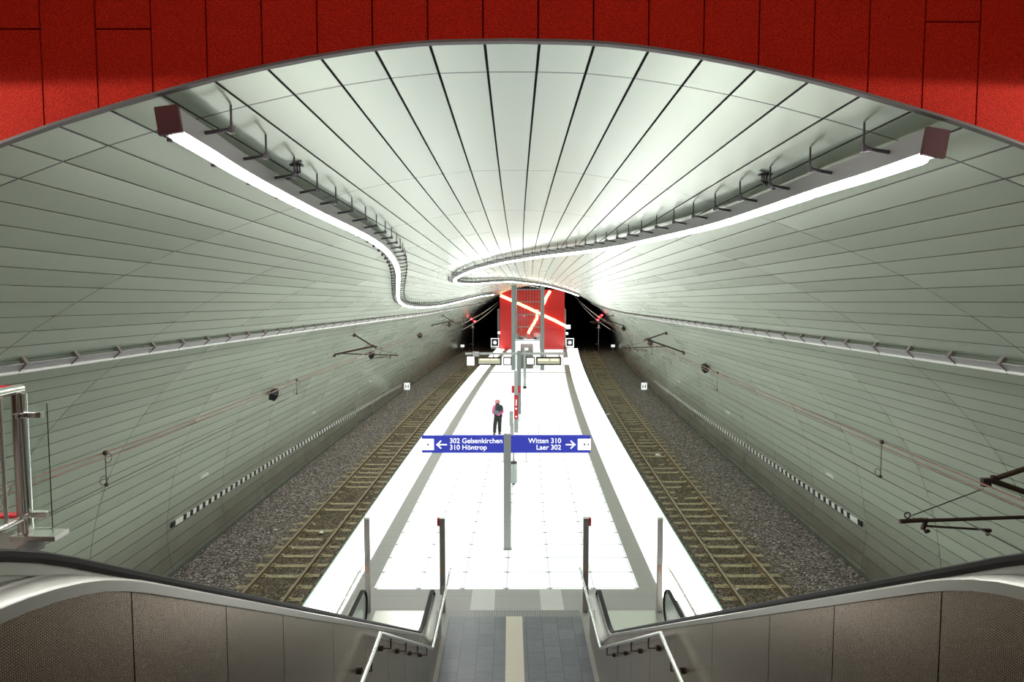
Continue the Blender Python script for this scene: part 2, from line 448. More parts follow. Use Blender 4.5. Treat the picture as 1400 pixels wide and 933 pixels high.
# ------------------------------------------------------------------ red fascia over the hall mouth
fa = MB()
ZTOP = 8.75
seam_x = [(-0.146+PANEL*(i)) for i in range(-30, 31)]
def arch_z(x):
    return zsec(prof(s_at_x(x))[1], YF) if abs(x) < 8.4 else -3
xs = sorted(set([round(x, 4) for x in seam_x if abs(x) < 8.3]))
G = .004
def fascia_strip(x0, x1):
    n = 4; pts = [x0+(x1-x0)*i/n for i in range(n+1)]
    poly = [(x, arch_z(x)+.012) for x in pts]+[(x1, ZTOP), (x0, ZTOP)]
    return poly
hsplit = {}
for i in range(len(xs)-1):
    x0, x1 = xs[i]+G, xs[i+1]-G
    poly = fascia_strip(x0, x1)
    zc = None
    mid = (x0+x1)/2
    if mid < -1.95: zc = 7.86 - (0 if (i % 3) else .0)
    if mid > 2.15: zc = 7.90
    lo = max(p[1] for p in poly[:-2])
    if zc and (i*7 % 5) < 2 and zc-.01 > lo:
        n = len(poly)-2
        fa.prism(poly[:n]+[(x1, zc-G), (x0, zc-G)], 'y', YF-.04, YF-.01)
        fa.prism([(x0, zc+G), (x1, zc+G), (x1, ZTOP), (x0, ZTOP)], 'y', YF-.04, YF-.01)
    else:
        fa.prism(poly, 'y', YF-.04, YF-.01)
o = fa.build('wall_front', M_red, loc=(0,YF,7), bend=False); tag(o, kind='structure')
fb = MB()
for i in range(60):
    x0, x1 = -8.4+16.8*i/60, -8.4+16.8*(i+1)/60
    if abs(x0) < 8.39 and abs(x1) < 8.39 or True:
        z0, z1 = arch_z(max(-8.39,min(8.39,x0)))+.012, arch_z(max(-8.39,min(8.39,x1)))+.012
        fb.prism([(x0,z0),(x1,z1),(x1,9.2),(x0,9.2)], 'y', YF-.01, YF+.01)
for sgn in (-1, 1):
    fb.box(*sorted((sgn*8.4, sgn*12)), YF-.06, YF, -3, 9.2)
tag(fb.build('wall_front_backing', M_redgap, loc=(0,YF,7)), kind='structure')
tr = MB(); path = []; fr = []
for i in range(-80, 81):
    sv = s_at_x(8.2)*i/80
    x, z, nx, nz = prof(sv); path.append((x, YF-.05, zsec(z, YF))); fr.append((Vector((0,1,0)), Vector((nx,0,nz))))
tr.sweep(path, [(.0,-.012),(.05,-.012),(.05,.002),(.0,.002)], fr)
tag(tr.build('trim_2', M_trim, loc=(0,YF,7)), kind='structure')

# ------------------------------------------------------------------ mezzanine shell (around the camera)
MZ = 4.85
mz = MB()
mz.box(-12, 12, -9, 1.0, MZ-.35, MZ)
tag(mz.build('floor', M_brownfloor, loc=(0,-4,MZ)), kind='structure')
mzs = MB(); mzs.box(-12, -3.17, 1.0, 4.87, MZ-.12, MZ-.02); mzs.box(3.55, 12, 1.0, 4.6, MZ-.12, MZ-.02)
tag(mzs.build('floor_side_gallery', M_brownfloor, loc=(0,3,MZ)), kind='structure')
mc = MB(); mc.box(-12, 12, -9, YF-.06, ZTOP, ZTOP+.2)
tag(mc.build('ceiling_mezzanine', M_dark, loc=(0,0,ZTOP)), kind='structure')
mw = MB(); mw.box(-12.2, -12, -9, YF, MZ, ZTOP); mw.box(12, 12.2, -9, YF, MZ, ZTOP); mw.box(-12, 12, -9.2, -9, MZ, ZTOP)
tag(mw.build('wall_mezzanine', M_dark, loc=(0,-5,MZ)), kind='structure')

# ------------------------------------------------------------------ platform
PL, PR = -4.36, 4.18
def bent_box(mb, x0, x1, y0, y1, z0, z1, step=3.0, m=0):
    n = max(1, int((y1-y0)/step)); ys = [y0+(y1-y0)*i/n for i in range(n+1)]
    sec = [(x0,z0),(x1,z0),(x1,z1),(x0,z1)]
    base = len(mb.v)
    for y in ys:
        for (x, z) in sec: mb.v.append(W(x, y, z))
    for i in range(n):
        for kk in range(4):
            l = (kk+1) % 4; mb.f.append((base+i*4+kk, base+i*4+l, base+i*4+4+l, base+i*4+4+kk)); mb.mi.append(m)
    mb.f.append(tuple(base+q for q in (3,2,1,0))); mb.f.append(tuple(base+n*4+q for q in range(4))); mb.mi += [m, m]
    return mb
pb = MB(); bent_box(pb, PL+.06, PR-.06, 10.2, 77.2, -.9, -.012)
tag(pb.build('floor_platform', M_granite, loc=(0,40,0)), kind='structure')
pe = MB(); bent_box(pe, PL+.02, PL+.06, 3, 77.2, -.9, -.05); bent_box(pe, PR-.06, PR-.02, 3, 77.2, -.9, -.05)
tag(pe.build('trim_3', M_edgewall, loc=(0,40,0)), kind='structure')
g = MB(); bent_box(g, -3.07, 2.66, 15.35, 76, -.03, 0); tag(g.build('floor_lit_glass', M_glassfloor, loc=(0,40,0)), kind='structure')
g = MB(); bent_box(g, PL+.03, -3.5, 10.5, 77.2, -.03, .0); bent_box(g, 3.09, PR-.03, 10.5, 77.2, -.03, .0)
tag(g.build('floor_lit_edge_strip', M_glassstrip, loc=(0,40,0)), kind='structure')
g = MB(); bent_box(g, PL-.01, PL+.03, 10.5, 77.2, -.05, .0); bent_box(g, PR-.03, PR+.01, 10.5, 77.2, -.05, .0)
tag(g.build('trim_4', M_glassedge, loc=(0,40,0)), kind='structure')
g = MB()
for (a, b) in ((-.82,-.33),(.62,1.08)): g.box(a, b, 14.3, 15.34, -.012, -.004)
tag(g.build('floor_pale_inlay', M_lightgranite, loc=(0,15,0)), kind='structure')
g = MB(); g.box(CX-1.3, CX+1.3, 14.02, 14.3, -.012, .0); tag(g.build('floor_drain_grating', M_grate, loc=(0,14,0)), kind='structure')
g = MB(); g.box(CX-1.3, -.09, 10.7, 14.02, -.2, 0); g.box(.23, CX+1.3, 10.7, 14.02, -.2, 0); tag(g.build('floor_stair_foot', M_tile, loc=(0,12,0)), kind='structure')
g = MB(); g.box(-.09, .23, 10.7, 14.02, -.2, .001); tag(g.build('floor_guide_strip', M_cream, loc=(0,12,0)), kind='structure')
g = MB(); bent_box(g, -3.07, 3.09, 55.2, 55.5, .0005, .004); tag(g.build('floor_cross_strip', M_granite, loc=(0,55,0)), kind='structure')

# ------------------------------------------------------------------ stairs
st = MB()
def flight(y0, z0, y1, z1, n):
    poly = [(y0, z0-.35)]
    pts = [(y0, z0)]
    for i in range(n):
        ya = y0+(y1-y0)*(i+1)/n; za = z0+(z1-z0)*i/n; zb = z0+(z1-z0)*(i+1)/n
        pts += [(ya, za), (ya, zb)]
    st.prism(pts+[(y1, z1-.35), (y0, z0-.9)], 'x', CX-1.36, CX+1.36)
flight(.9, MZ, 5.1, 2.42, 15)
st.box(CX-1.36, CX+1.36, 5.1, 6.5, 2.05, 2.42)
flight(6.5, 2.42, 10.7, 0.0, 15)
tag(st.build('floor_staircase', M_tile, loc=(CX,6,2)), kind='structure')

# ------------------------------------------------------------------ escalators
def interp(tab, y):
    if y <= tab[0][0]: return tab[0][1]
    for (a, za), (b, zb) in zip(tab, tab[1:]):
        if y <= b: return za+(zb-za)*(y-a)/(b-a)
    return tab[-1][1]
def zh(y):                                  # handrail top height along the escalator
    top, bot = MZ+1.08, .95
    line = 4.70+.514*(4.12-y)
    def smin(a, b, kk): h = max(kk-abs(a-b), 0)/kk; return min(a, b)-h*h*kk/4
    def smax(a, b, kk): h = max(kk-abs(a-b), 0)/kk; return max(a, b)+h*h*kk/4
    return smax(smin(line, top, .3), bot, .18)
EY0, EY1 = -1.6, 13.0
def ddz(y):                                 # drop of the inner deck below the handrail top
    t = min(1, max(0, (y-10.3)/1.5)); return .06+.14*t*t*(3-2*t)
def zd(y):                                  # top of the inner deck
    a, b, kk = zh(y)-ddz(y), 5.80, .35; h = max(kk-abs(a-b), 0)/kk; return min(a, b)-h*h*kk/4
def eys(a, b, st_=.25):
    n = max(1, int((b-a)/st_)); return [a+(b-a)*i/n for i in range(n+1)]
def band(mb, x0, x1, ya, yb, dz0, dz1, step=.25):
    """solid between x0..x1, from zh+dz0 to zh+dz1 along y"""
    ys = eys(ya, yb, step); base = len(mb.v)
    for y in ys:
        z = zh(y); lo = z+dz0 if dz0 > -5 else max(-.05, z-6)
        for (x, zz) in ((x0, lo), (x1, lo), (x1, z+dz1), (x0, z+dz1)): mb.v.append((x, y, zz))
    n = len(ys)-1
    for i in range(n):
        for kk in range(4):
            l = (kk+1) % 4; mb.f.append((base+i*4+kk, base+i*4+l, base+i*4+4+l, base+i*4+4+kk)); mb.mi.append(0)
    mb.f.append(tuple(base+q for q in (3,2,1,0))); mb.f.append(tuple(base+n*4+q for q in range(4))); mb.mi += [0, 0]
def escalator(sgn, label):
    cxe = CX+sgn*2.1725
    t = thing('escalator', label, 'escalator', (cxe, 13.0, 0), 'escalators beside the stairs')
    hin, hout = CX+sgn*1.535, CX+sgn*2.81
    for hx, side in ((hin, 1), (hout, -1)):
        d = sgn*side                         # direction towards the stairs is -d for the inner rail
        # handrail with rounded newel
        path = [(hx, y, zh(y)-.018) for y in eys(EY0, EY1, .15)]
        rr = .34; zt = zh(EY1)-.018
        for i in range(1, 13):
            a = math.pi/2-math.pi*i/12; path.append((hx, EY1+rr*math.cos(a), zt-rr+rr*math.sin(a)))
        for y in (EY1-.2, EY1-.6): path.append((hx, y, zt-2*rr))
        m = MB(); frs = []
        P = [Vector(p) for p in path]
        for i in range(len(P)):
            tt = (P[min(i+1, len(P)-1)]-P[max(i-1, 0)]).normalized(); A = Vector((1,0,0)); B = A.cross(tt)
            if i and B.dot(frs[-1][1]) < 0: B = -B
            elif i == 0 and B.z < 0: B = -B
            frs.append((A, B))
        m.sweep(path, [(-.032,-.018),(.032,-.018),(.040,-.004),(.036,.012),(.024,.018),(-.024,.018),(-.036,.012),(-.040,-.004)], frs)
        m.build('handrail', M_rubber, t, smooth=True)
        # guide profile under the rubber and balustrade panel
        m = MB(); band(m, hx-.022, hx+.022, EY0, EY1, -.075, -.034, .15); m.build('handrail_guide', M_steel, t, smooth=True)
        m = MB(); band(m, hx-.012, hx+.012, EY0, EY1-.1, -.62, -.075, .15)
        n = 10; poly = [(EY1-.1, zh(EY1)-.62), (EY1-.1, zh(EY1)-.06)]
        for i in range(n+1):
            a = math.pi/2-math.pi*i/n; poly.append((EY1+.315*math.cos(a), zt-rr+.315*math.sin(a)))
        poly.append((EY1-.1, zt-2*rr+.04))
        m.prism(poly, 'x', hx-.012, hx+.012)
        m.build('balustrade_panel', M_balus, t, smooth=True)
    # inner side (towards the stairs): stainless moulding, cladding panels, deck at the foot
    xm = CX+sgn*1.380
    cuts = [-1.6, .2, 1.2, 2.42, 3.22, 4.02, 5.15, 6.3, 7.45, 8.6, 9.75, 10.9, 12.05, 13.2]
    for a, b in zip(cuts, cuts[1:]):
        m = MB(); ys = eys(a+.004, b-.004, .2); base = len(m.v)
        xa, xb = sorted((xm, xm+sgn*.02))
        for y in ys:
            z1 = zd(y)-.040; z0 = max(-.02, zh(y)-3.4)
            for (x, zz) in ((xa,z0),(xb,z0),(xb,z1),(xa,z1)): m.v.append((x,y,zz))
        nn = len(ys)-1
        for i in range(nn):
            for kk in range(4):
                l = (kk+1) % 4; m.f.append((base+i*4+kk, base+i*4+l, base+i*4+4+l, base+i*4+4+kk)); m.mi.append(0)
        m.f.append((base+3,base+2,base+1,base)); m.f.append(tuple(base+nn*4+q for q in range(4))); m.mi += [0,0]
        m.build('cladding_panel', M_panel, t)
    m = MB()                                 # deck beside the handrail at the foot, with rounded rise
    ys = eys(EY0, 13.3, .12); base = len(m.v); xi = hin-sgn*.016; xo = xm-sgn*.012
    for y in ys:
        z = zd(y); zi = z+(.012 if y < 10.5 else .012+.03*max(0, min(1, (11.6-y)/1.1)))
        for (x, zz) in ((xi, z-.045), (xo, z-.045), (xo, z-.008), (xo+sgn*.010, z), (xi, zi)): m.v.append((x,y,zz))
    for i in range(len(ys)-1):
        for kk in range(5):
            l = (kk+1) % 5; m.f.append((base+i*5+kk, base+i*5+l, base+i*5+5+l, base+i*5+5+kk)); m.mi.append(0)
    e = base+5*(len(ys)-1); m.f.append(tuple(base+q for q in (4,3,2,1,0))); m.f.append(tuple(e+q for q in range(5))); m.mi += [0,0]
    m.build('deck', M_deck, t, smooth=True)
    xo0, xo1 = sorted((hout+sgn*.012, CX+sgn*3.0))
    m = MB(); band(m, xo0, xo1, EY0, 13.3, -6, -.36, .2); m.build('outer_deck', M_deck, t, smooth=True)
    m = MB(); m.box(*sorted((hin+sgn*.012, hout-sgn*.012)), 11.9, 14.25, -.03, .012); m.build('floor_plate', M_steel, t)
    stp = MB()
    ya = 1.2; n = 26
    for i in range(n):
        y0 = 1.5+i*.392; zc = max(.02, zh(y0+.2)-.93)
        if zc <= .03: break
        stp.box(*sorted((hin+sgn*.09, hout-sgn*.09)), y0, y0+.40, zc-.21, zc)
    stp.build('step_band', M_darkgrey, t)
    sk = MB()
    for hx, q in ((hin, 1), (hout, -1)): band(sk, *sorted((hx+sgn*q*.012, hx+sgn*q*.09)), EY0, 13.0, -.9, -.60, .2)
    sk.build('skirting', M_steel, t, smooth=True)
    return t
escalator(-1, 'steel escalator with black handrails at the left of the stairs')
escalator(1, 'steel escalator with black handrails at the right of the stairs')
# barrier rails outside the escalators
for sgn, nm in ((-1, 'left'), (1, 'right')):
    xr = CX+sgn*3.04
    t = thing('barrier_rail', 'thin double steel rail outside the %s escalator, ending at its sensor post' % nm, 'railing', (xr, 14.1, .9), 'barrier rails')
    m = MB(); m.tube([(xr, 14.15, .95), (xr, 11.5, .95), (xr, 11.0, 1.2), (xr, 5.0, 4.3)], .016); m.build('top_rail', M_steelpol, t, smooth=True)
    m = MB(); m.tube([(xr+sgn*.05, 14.05, .90), (xr+sgn*.05, 11.5, .90), (xr+sgn*.05, 11.0, 1.15), (xr+sgn*.05, 5.0, 4.25)], .010); m.build('lower_rail', M_steel, t, smooth=True)
    m = MB(); m.tube([(xr, 14.0, .93), (xr, 14.0, .84), (xr-sgn*.13, 14.0, .84)], .008); m.build('bracket', M_steel, t)
    m = MB(); m.box(*sorted((xr-sgn*.035, xr+sgn*.02)), 11.0, 13.4, -.02, .60); m.build('side_panel', M_deck, t)
# stair handrails
for sgn, nm in ((-1, 'left'), (1, 'right')):
    xr = CX+sgn*1.275
    t = thing('stair_handrail', 'tubular stainless stair handrail on the %s cladding wall' % nm, 'handrail', (xr, 10.7, .9), 'stair handrails')
    P = [(xr, .4, MZ+.93), (xr, 1.1, MZ+.93), (xr, 5.0, 3.36), (xr, 6.43, 3.36), (xr, 10.72, 1.03), (xr, 14.1, .95)]
    m = MB()
    for a, b in zip(P, P[1:]): m.tube([a, b], .021, 12)
    for p in P[1:-1]: m.revolve((p[0], p[1], p[2]-.021), [(.004,0),(.015,.006),(.021,.021),(.015,.036),(.004,.042)], 12)
    m.build('rail', M_steelpol, t, smooth=True)
    for (y, z) in ((4.0,3.97),(6.0,3.36),(7.0,3.05),(8.0,2.507),(9.0,1.964),(10.0,1.42)):
        m = MB(); m.tube([(xr, y, z-.015), (xr, y, z-.12), (CX+sgn*1.378, y, z-.12)], .009, 8)
        m.tube([(CX+sgn*1.352, y, z-.12), (CX+sgn*1.379, y, z-.12)], .028, 12); m.build('bracket', M_rust, t)
    for y in (11.4, 12.4, 13.4):
        m = MB(); m.tube([(xr, y, .97-.015), (xr, y, .86), (CX+sgn*1.375, y, .86), (CX+sgn*1.375, y, .70)], .007, 8); m.build('bracket', M_steel, t)
# sensor posts at the escalator foot
post_lab = ['outer steel sensor post of the left escalator, beside the platform edge', 'steel post between left escalator and stairs with a small red box on top',
            'steel post between right escalator and stairs with a small red box on top', 'outer steel sensor post of the right escalator, beside the platform edge']
for i, (x, red) in enumerate(((-2.86,0),(-1.36,-1),(1.50,1),(2.98,0))):
    t = thing('sensor_post', post_lab[i], 'post', (x, 14.25, 0), 'sensor posts at the escalators')
    m = MB(); m.box(x-.052, x+.052, 14.2, 14.3, 0, 1.91); m.build('post', M_post, t, bevel=.006)
    m = MB(); m.box(x-.054, x+.054, 14.19, 14.31, 1.905, 1.918); m.build('cap', M_steel, t)
    m = MB(); m.box(x-.03, x+.03, 14.19, 14.2, .82, .96); m.build('glow_patch', M_glowpatch, t)  # small tan patch: an orange glow put into the colour
    if red:
        m = MB(); m.box(*sorted((x+red*.052, x+red*.10)), 14.21, 14.29, 1.76, 1.92); o = m.build('call_box', M_redpaint, t, bevel=.006); o['label'] = 'small red box'

# ------------------------------------------------------------------ glass railing at the gallery edge
t = thing('gallery_railing', 'red-lit steel and glass railing at the left edge of the picture', 'railing', (-3.24, 4.78, MZ), None)
x = -3.235
m = MB(); m.tube([(x, 4.78, MZ-.02), (x, 4.78, 5.80)], .047, 16); m.build('post', M_steelpol, t, smooth=True)
m = MB(); m.tube([(x, 4.80, 5.83), (x, -1.5, 5.83)], .03, 14); m.build('handrail', M_steelpol, t, smooth=True)
m = MB(); m.tube([(x, 4.76, 4.97), (x, -1.5, 4.97)], .024, 12); m.build('bottom_rail', M_steelpol, t, smooth=True)
for zr, rr_ in ((5.83,.024),(4.98,.02)):
    m = MB(); m.tube([(x-.45, 4.74, zr), (x-.02, 4.79, zr)], rr_, 12); o = m.build('return_rail', M_redpaint, t, smooth=True); o['label'] = 'red return rail'
for y in (4.60, 4.30, 4.0, 3.7, 3.4):
    m = MB(); m.tube([(x+.0, y, 4.97), (x, y, 5.82)], .013, 10); m.build('baluster', M_steel, t, smooth=True)
for z in (5.66, 4.99):
    m = MB(); m.box(x+.03, x+.15, 4.755, 4.805, z-.02, z+.02); m.revolve((x+.02, 4.73, z-.02), [(.004,0),(.03,.004),(.03,.036),(.004,.04)], 12); m.build('clamp', M_steelpol, t, bevel=.004)
m = MB(); m.box(x-.8, x+.125, 4.86, 4.872, 4.87, 5.72); m.build('glass_pane', M_glass, t)
m = MB(); m.box(x-.06, x+.24, 4.70, 4.86, MZ-.02, MZ+.015); m.build('base_plate', M_steel, t, bevel=.003)

# ------------------------------------------------------------------ ballast and tracks
BZ = -.46
for sgn, nm in ((-1, 'left'), (1, 'right')):
    m = MB(); e0 = -PL if sgn < 0 else PR
    ys = eys(6, 139.5, 1.5)
    xs_ = [e0-.03, e0+.25, 5.0, 5.5, 6.15, 6.7, 7.3, 8.0, 8.42]; zo = [0, .0, 0, -.005, 0, .015, .05, .06, .04]
    for y in ys:
        for a, dz in zip(xs_, zo):
            z = BZ+dz
            m.v.append(W(sgn*a, y, z+random.uniform(-.012, .012)))
    c = len(xs_)
    for i in range(len(ys)-1):
        for j in range(c-1):
            m.f.append((i*c+j, i*c+j+1, (i+1)*c+j+1, (i+1)*c+j)); m.mi.append(0)
    o = m.build('ballast', M_ballast, loc=(0,40,-.5))
    tag(o, 'grey brown track ballast gravel on the %s side of the platform' % nm, 'gravel', kind='stuff')
    # kerb where ballast meets the wall
    kb = MB(); 
    bent_box(kb, *sorted((sgn*8.28, sgn*8.36)), 6, 78, -.5, -.375); tag(kb.build('baseboard_%s' % nm, M_edgewall, loc=(0,40,-.5)), kind='structure')
    # track
    t = thing('railway_track', 'metre gauge railway track on concrete sleepers, %s of the platform' % nm, 'railway track', W(sgn*5.5, 40, BZ), 'tracks')
    xi, xo = (5.12, 6.15) if sgn < 0 else (4.95, 6.02)
    for xr in (xi, xo):
        m = MB(); yy = eys(6, 139, 1.5); path = [W(sgn*xr, y, -.5) for y in yy]; fr = [(Vector((1,0,0)), Vector((0,0,1)))]*len(yy)
        m.sweep(path, [(-.055,.02),(.055,.02),(.055,.03),(.012,.042),(.010,.115),(.030,.125),(.030,.1501),(-.030,.1501),(-.030,.125),(-.010,.115),(-.012,.042),(-.055,.03)], fr)
        o = m.build('rail', M_railside, t)
        m = MB(); m.sweep([(p[0], p[1], p[2]+.1502) for p in path], [(-.029,0),(.029,0),(.024,.006),(-.024,.006)], fr); m.build('rail_head', M_railtop, o)
    sl = None; xm_ = (xi+xo)/2
    slmb = MB(); slmb.prism([(-.90,-.12),(.90,-.12),(.88,.045),(.40,.045),(.36,.03),(-.36,.03),(-.40,.045),(-.88,.045)], 'y', -.09, .09)
    for q in (-1, 1):
        for d in (-1, 1): slmb.box(q*(xo-xi)/2+d*.085-.03, q*(xo-xi)/2+d*.085+.03, -.05, .05, .045, .075)
    for i in range(100):
        y = 13.9+i*.655; lx_, ly_, lz_ = W(sgn*xm_, y, BZ-.03)
        if sl is None:
            sl = slmb.build('sleeper', M_sleeper, None, loc=(0,0,0)); sl.parent = t; c_ = sl
        else:
            c_ = sl.copy(); COL.objects.link(c_); c_.parent = t
        c_.location = (lx_-t.location.x+random.uniform(-.02,.02), ly_-t.location.y, lz_-t.location.z+random.uniform(-.012,.012))
        c_.rotation_euler = (0,0,random.uniform(-.012,.012))

# ------------------------------------------------------------------ light lines
SNAKE_L = [(-1.88, 4.02, 7.38), (-1.9, 4.5, 7.36), (-1.94, 5.3, 7.34), (-1.98, 7.14, 7.28), (-1.99, 9.0, 7.23), (-2.04, 10.62, 7.18), (-2.21, 12.78, 7.08), (-2.6, 15.78, 6.88), (-3.28, 19.74, 6.55), (-3.9, 23.18, 6.21), (-4.32, 26.06, 5.94), (-4.6, 29.74, 5.72), (-4.71, 34.88, 5.55), (-4.57, 40.48, 5.51), (-4.2, 46.26, 5.65), (-3.63, 52.68, 5.85), (-3.37, 62.0, 5.88)]
SNAKE_R = [(2.31, 4.0, 7.25), (2.30, 4.62, 7.24), (2.27, 5.28, 7.24), (2.24, 6.56, 7.22), (2.18, 7.92, 7.2), (1.98, 10.12, 7.21), (1.7, 12.64, 7.22), (1.15, 15.64, 7.27), (0.42, 18.42, 7.3), (-0.59, 20.98, 7.22), (-1.41, 22.2, 7.06), (-1.93, 23.5, 6.91), (-2.26, 25.0, 6.78), (-2.38, 27.58, 6.68), (-2.12, 31.06, 6.67), (-1.51, 33.82, 6.75), (-0.61, 37.18, 6.82), (0.47, 42.0, 6.73), (1.79, 45.48, 6.48), (3.47, 49.1, 5.94)]
def light_line(pts, label, upside):
    raw = catmull(pts, 24)
    # resample evenly
    out = [raw[0]]; step = .12; acc = 0; prev = raw[0]
    for q in raw[1:]:
        d = (q-prev).length
        while acc+d >= step:
            f = (step-acc)/d; prev = prev.lerp(q, f); out.append(prev.copy()); d = (q-prev).length; acc = 0
        acc += d; prev = q
    P = []; N = []
    for q in out:
        sv = s_at_x(q.x); x_, z_, nx, nz = prof(sv)
        z0 = zsec(z_, q.y); n = Vector((nx, 0, nz)).normalized()
        c = Vector((x_+nx*.14, q.y, z0+nz*.14))          # kept a constant drop under the vault
        P.append(Vector(W(*c))); N.append((n*.55+Vector((0,0,-.45))).normalized())
    fr = []
    for i in range(len(P)):
        tt = (P[min(i+1,len(P)-1)]-P[max(i-1,0)]).normalized(); B = (N[i]-tt*N[i].dot(tt)).normalized(); A = tt.cross(B).normalized(); fr.append((A, B))
    t = thing('light_line', label, 'lamp', P[0], 'winding light lines')
    m = MB(); m.sweep(P, [(-.055,.055),(-.055,-.07),(.055,-.07),(.055,.055),(.04,.055),(.04,.03),(-.04,.03),(-.04,.055)], fr, cap=True); m.build('housing', M_lampbody, t)
    A, B = fr[0]; tt = (P[1]-P[0]).normalized()
    m = MB(); m.obox(P[0]-tt*.012+B*(-.005), A, B, tt, .062, .075, .014); m.build('end_cap', M_lampend, t)
    seg = 12
    i = 0
    while i+3 < len(P):
        j = min(i+seg, len(P)-1)
        idx = list(range(i, j+1)); pp = [P[q] for q in idx]
        g0 = (pp[1]-pp[0]).normalized()*.045; pp[0] = pp[0]+g0*(2.0 if i == 0 else 1); pp[-1] = pp[-1]-(pp[-1]-pp[-2]).normalized()*.045
        sec = [(.040*math.cos(a), .052+.040*math.sin(a)) for a in [math.pi*2*q/10 for q in range(10)]]
        m = MB(); m.sweep(pp, sec, [fr[q] for q in idx]); m.build('tube', M_tube, t, smooth=True)
        i = j
    # hangers: cross bar and two drop rods up to the vault
    for hI in range(3, len(P)-1, 6):
        A, B = fr[hI]; c = P[hI]-B*.02; y = P[hI].y
        m = MB(); ends = []
        for q in (-1, 1):
            if (A.x*q > 0) == (upside > 0): L = .21
            else: L = .15
            e = c+A*(q*L); ends.append(e)
            xv = e.x-sx(e.y); zt = crown_z(xv, e.y)-.004
            if zt-e.z > .01:
                m.tube([e, (e.x, e.y, zt)], .007, 6); m.revolve((e.x, e.y, e.z-.025), [(.004,0),(.02,.003),(.02,.042),(.004,.045)], 6)
        m.tube(ends, .012, 6); m.build('hanger', M_hanger, t)
    # feed conduit from the vault
    q = P[17]; A, B = fr[17]; c = q+A*(.16 if (A.x > 0) == (upside > 0) else -.16); xv = c.x-sx(c.y); zt = crown_z(xv, c.y)
    m = MB()
    for w in (-.02, 0, .02): m.tube([(c.x+w, c.y, zt-.003), (c.x+w, c.y+.03, zt-.06), (c.x*.4+q.x*.6+w*.5, c.y+.06, q.z+.07)], .008, 6)
    m.box(c.x-.05, c.x+.05, c.y-.03, c.y+.03, zt-.022, zt-.004); m.build('feed_cable', M_hanger, t)
    return t
light_line(SNAKE_L, 'winding fluorescent light line under the vault that starts at the upper left', 1)
light_line(SNAKE_R, 'winding fluorescent light line under the vault that starts at the upper right and doubles back', -1)

# ------------------------------------------------------------------ cable trays along the walls
for sgn, nm in ((-1, 'left'), (1, 'right')):
    s0 = s_at_x(5.56); x_, z_, nx, nz = prof(s0)
    def tp(Y, off, along=0):
        xx, zz, n1, n2 = prof(s0+along); return Vector(W(sgn*(xx+n1*off), Y, zsec(zz+n2*off, Y)))
    t = thing('cable_tray', 'grey cable tray with a bright tube along the %s wall' % nm, 'cable tray', tp(20, .1), 'cable trays along the walls')
    yy = eys(YF+.02, 77.5, 1.2)
    Nn = Vector((sgn*nx, 0, nz)).normalized(); T = Vector((0,0,1)).cross(Vector((0,1,0))); D = Vector((sgn*(-nz), 0, nx)); D = Vector((-Nn.z, 0, Nn.x)); D = D if D.z < 0 else -D
    m = MB(); m.sweep([tp(y, .075) for y in yy], [(-.055,-.008),(.055,-.008),(.055,.008),(-.055,.008)], [(D, Nn)]*len(yy)); m.build('tray', M_lampbody, t)
    m = MB(); m.tube([tp(y, .10, .085) for y in yy], .020, 8); o = m.build('conduit_tube', M_white, t, smooth=True); o['label'] = 'bright white tube'
    bm_ = None
    for i in range(76):
        y = 4.3+i*.97
        m = MB(); m.obox(tp(y, .045, -.05), D, Nn, (0,1,0), .025, .05, .03); m.tube([tp(y, .09, -.06), tp(y, .10, .09), tp(y, .128, .085)], .009, 6)
        m.build('bracket', M_bracket, t)

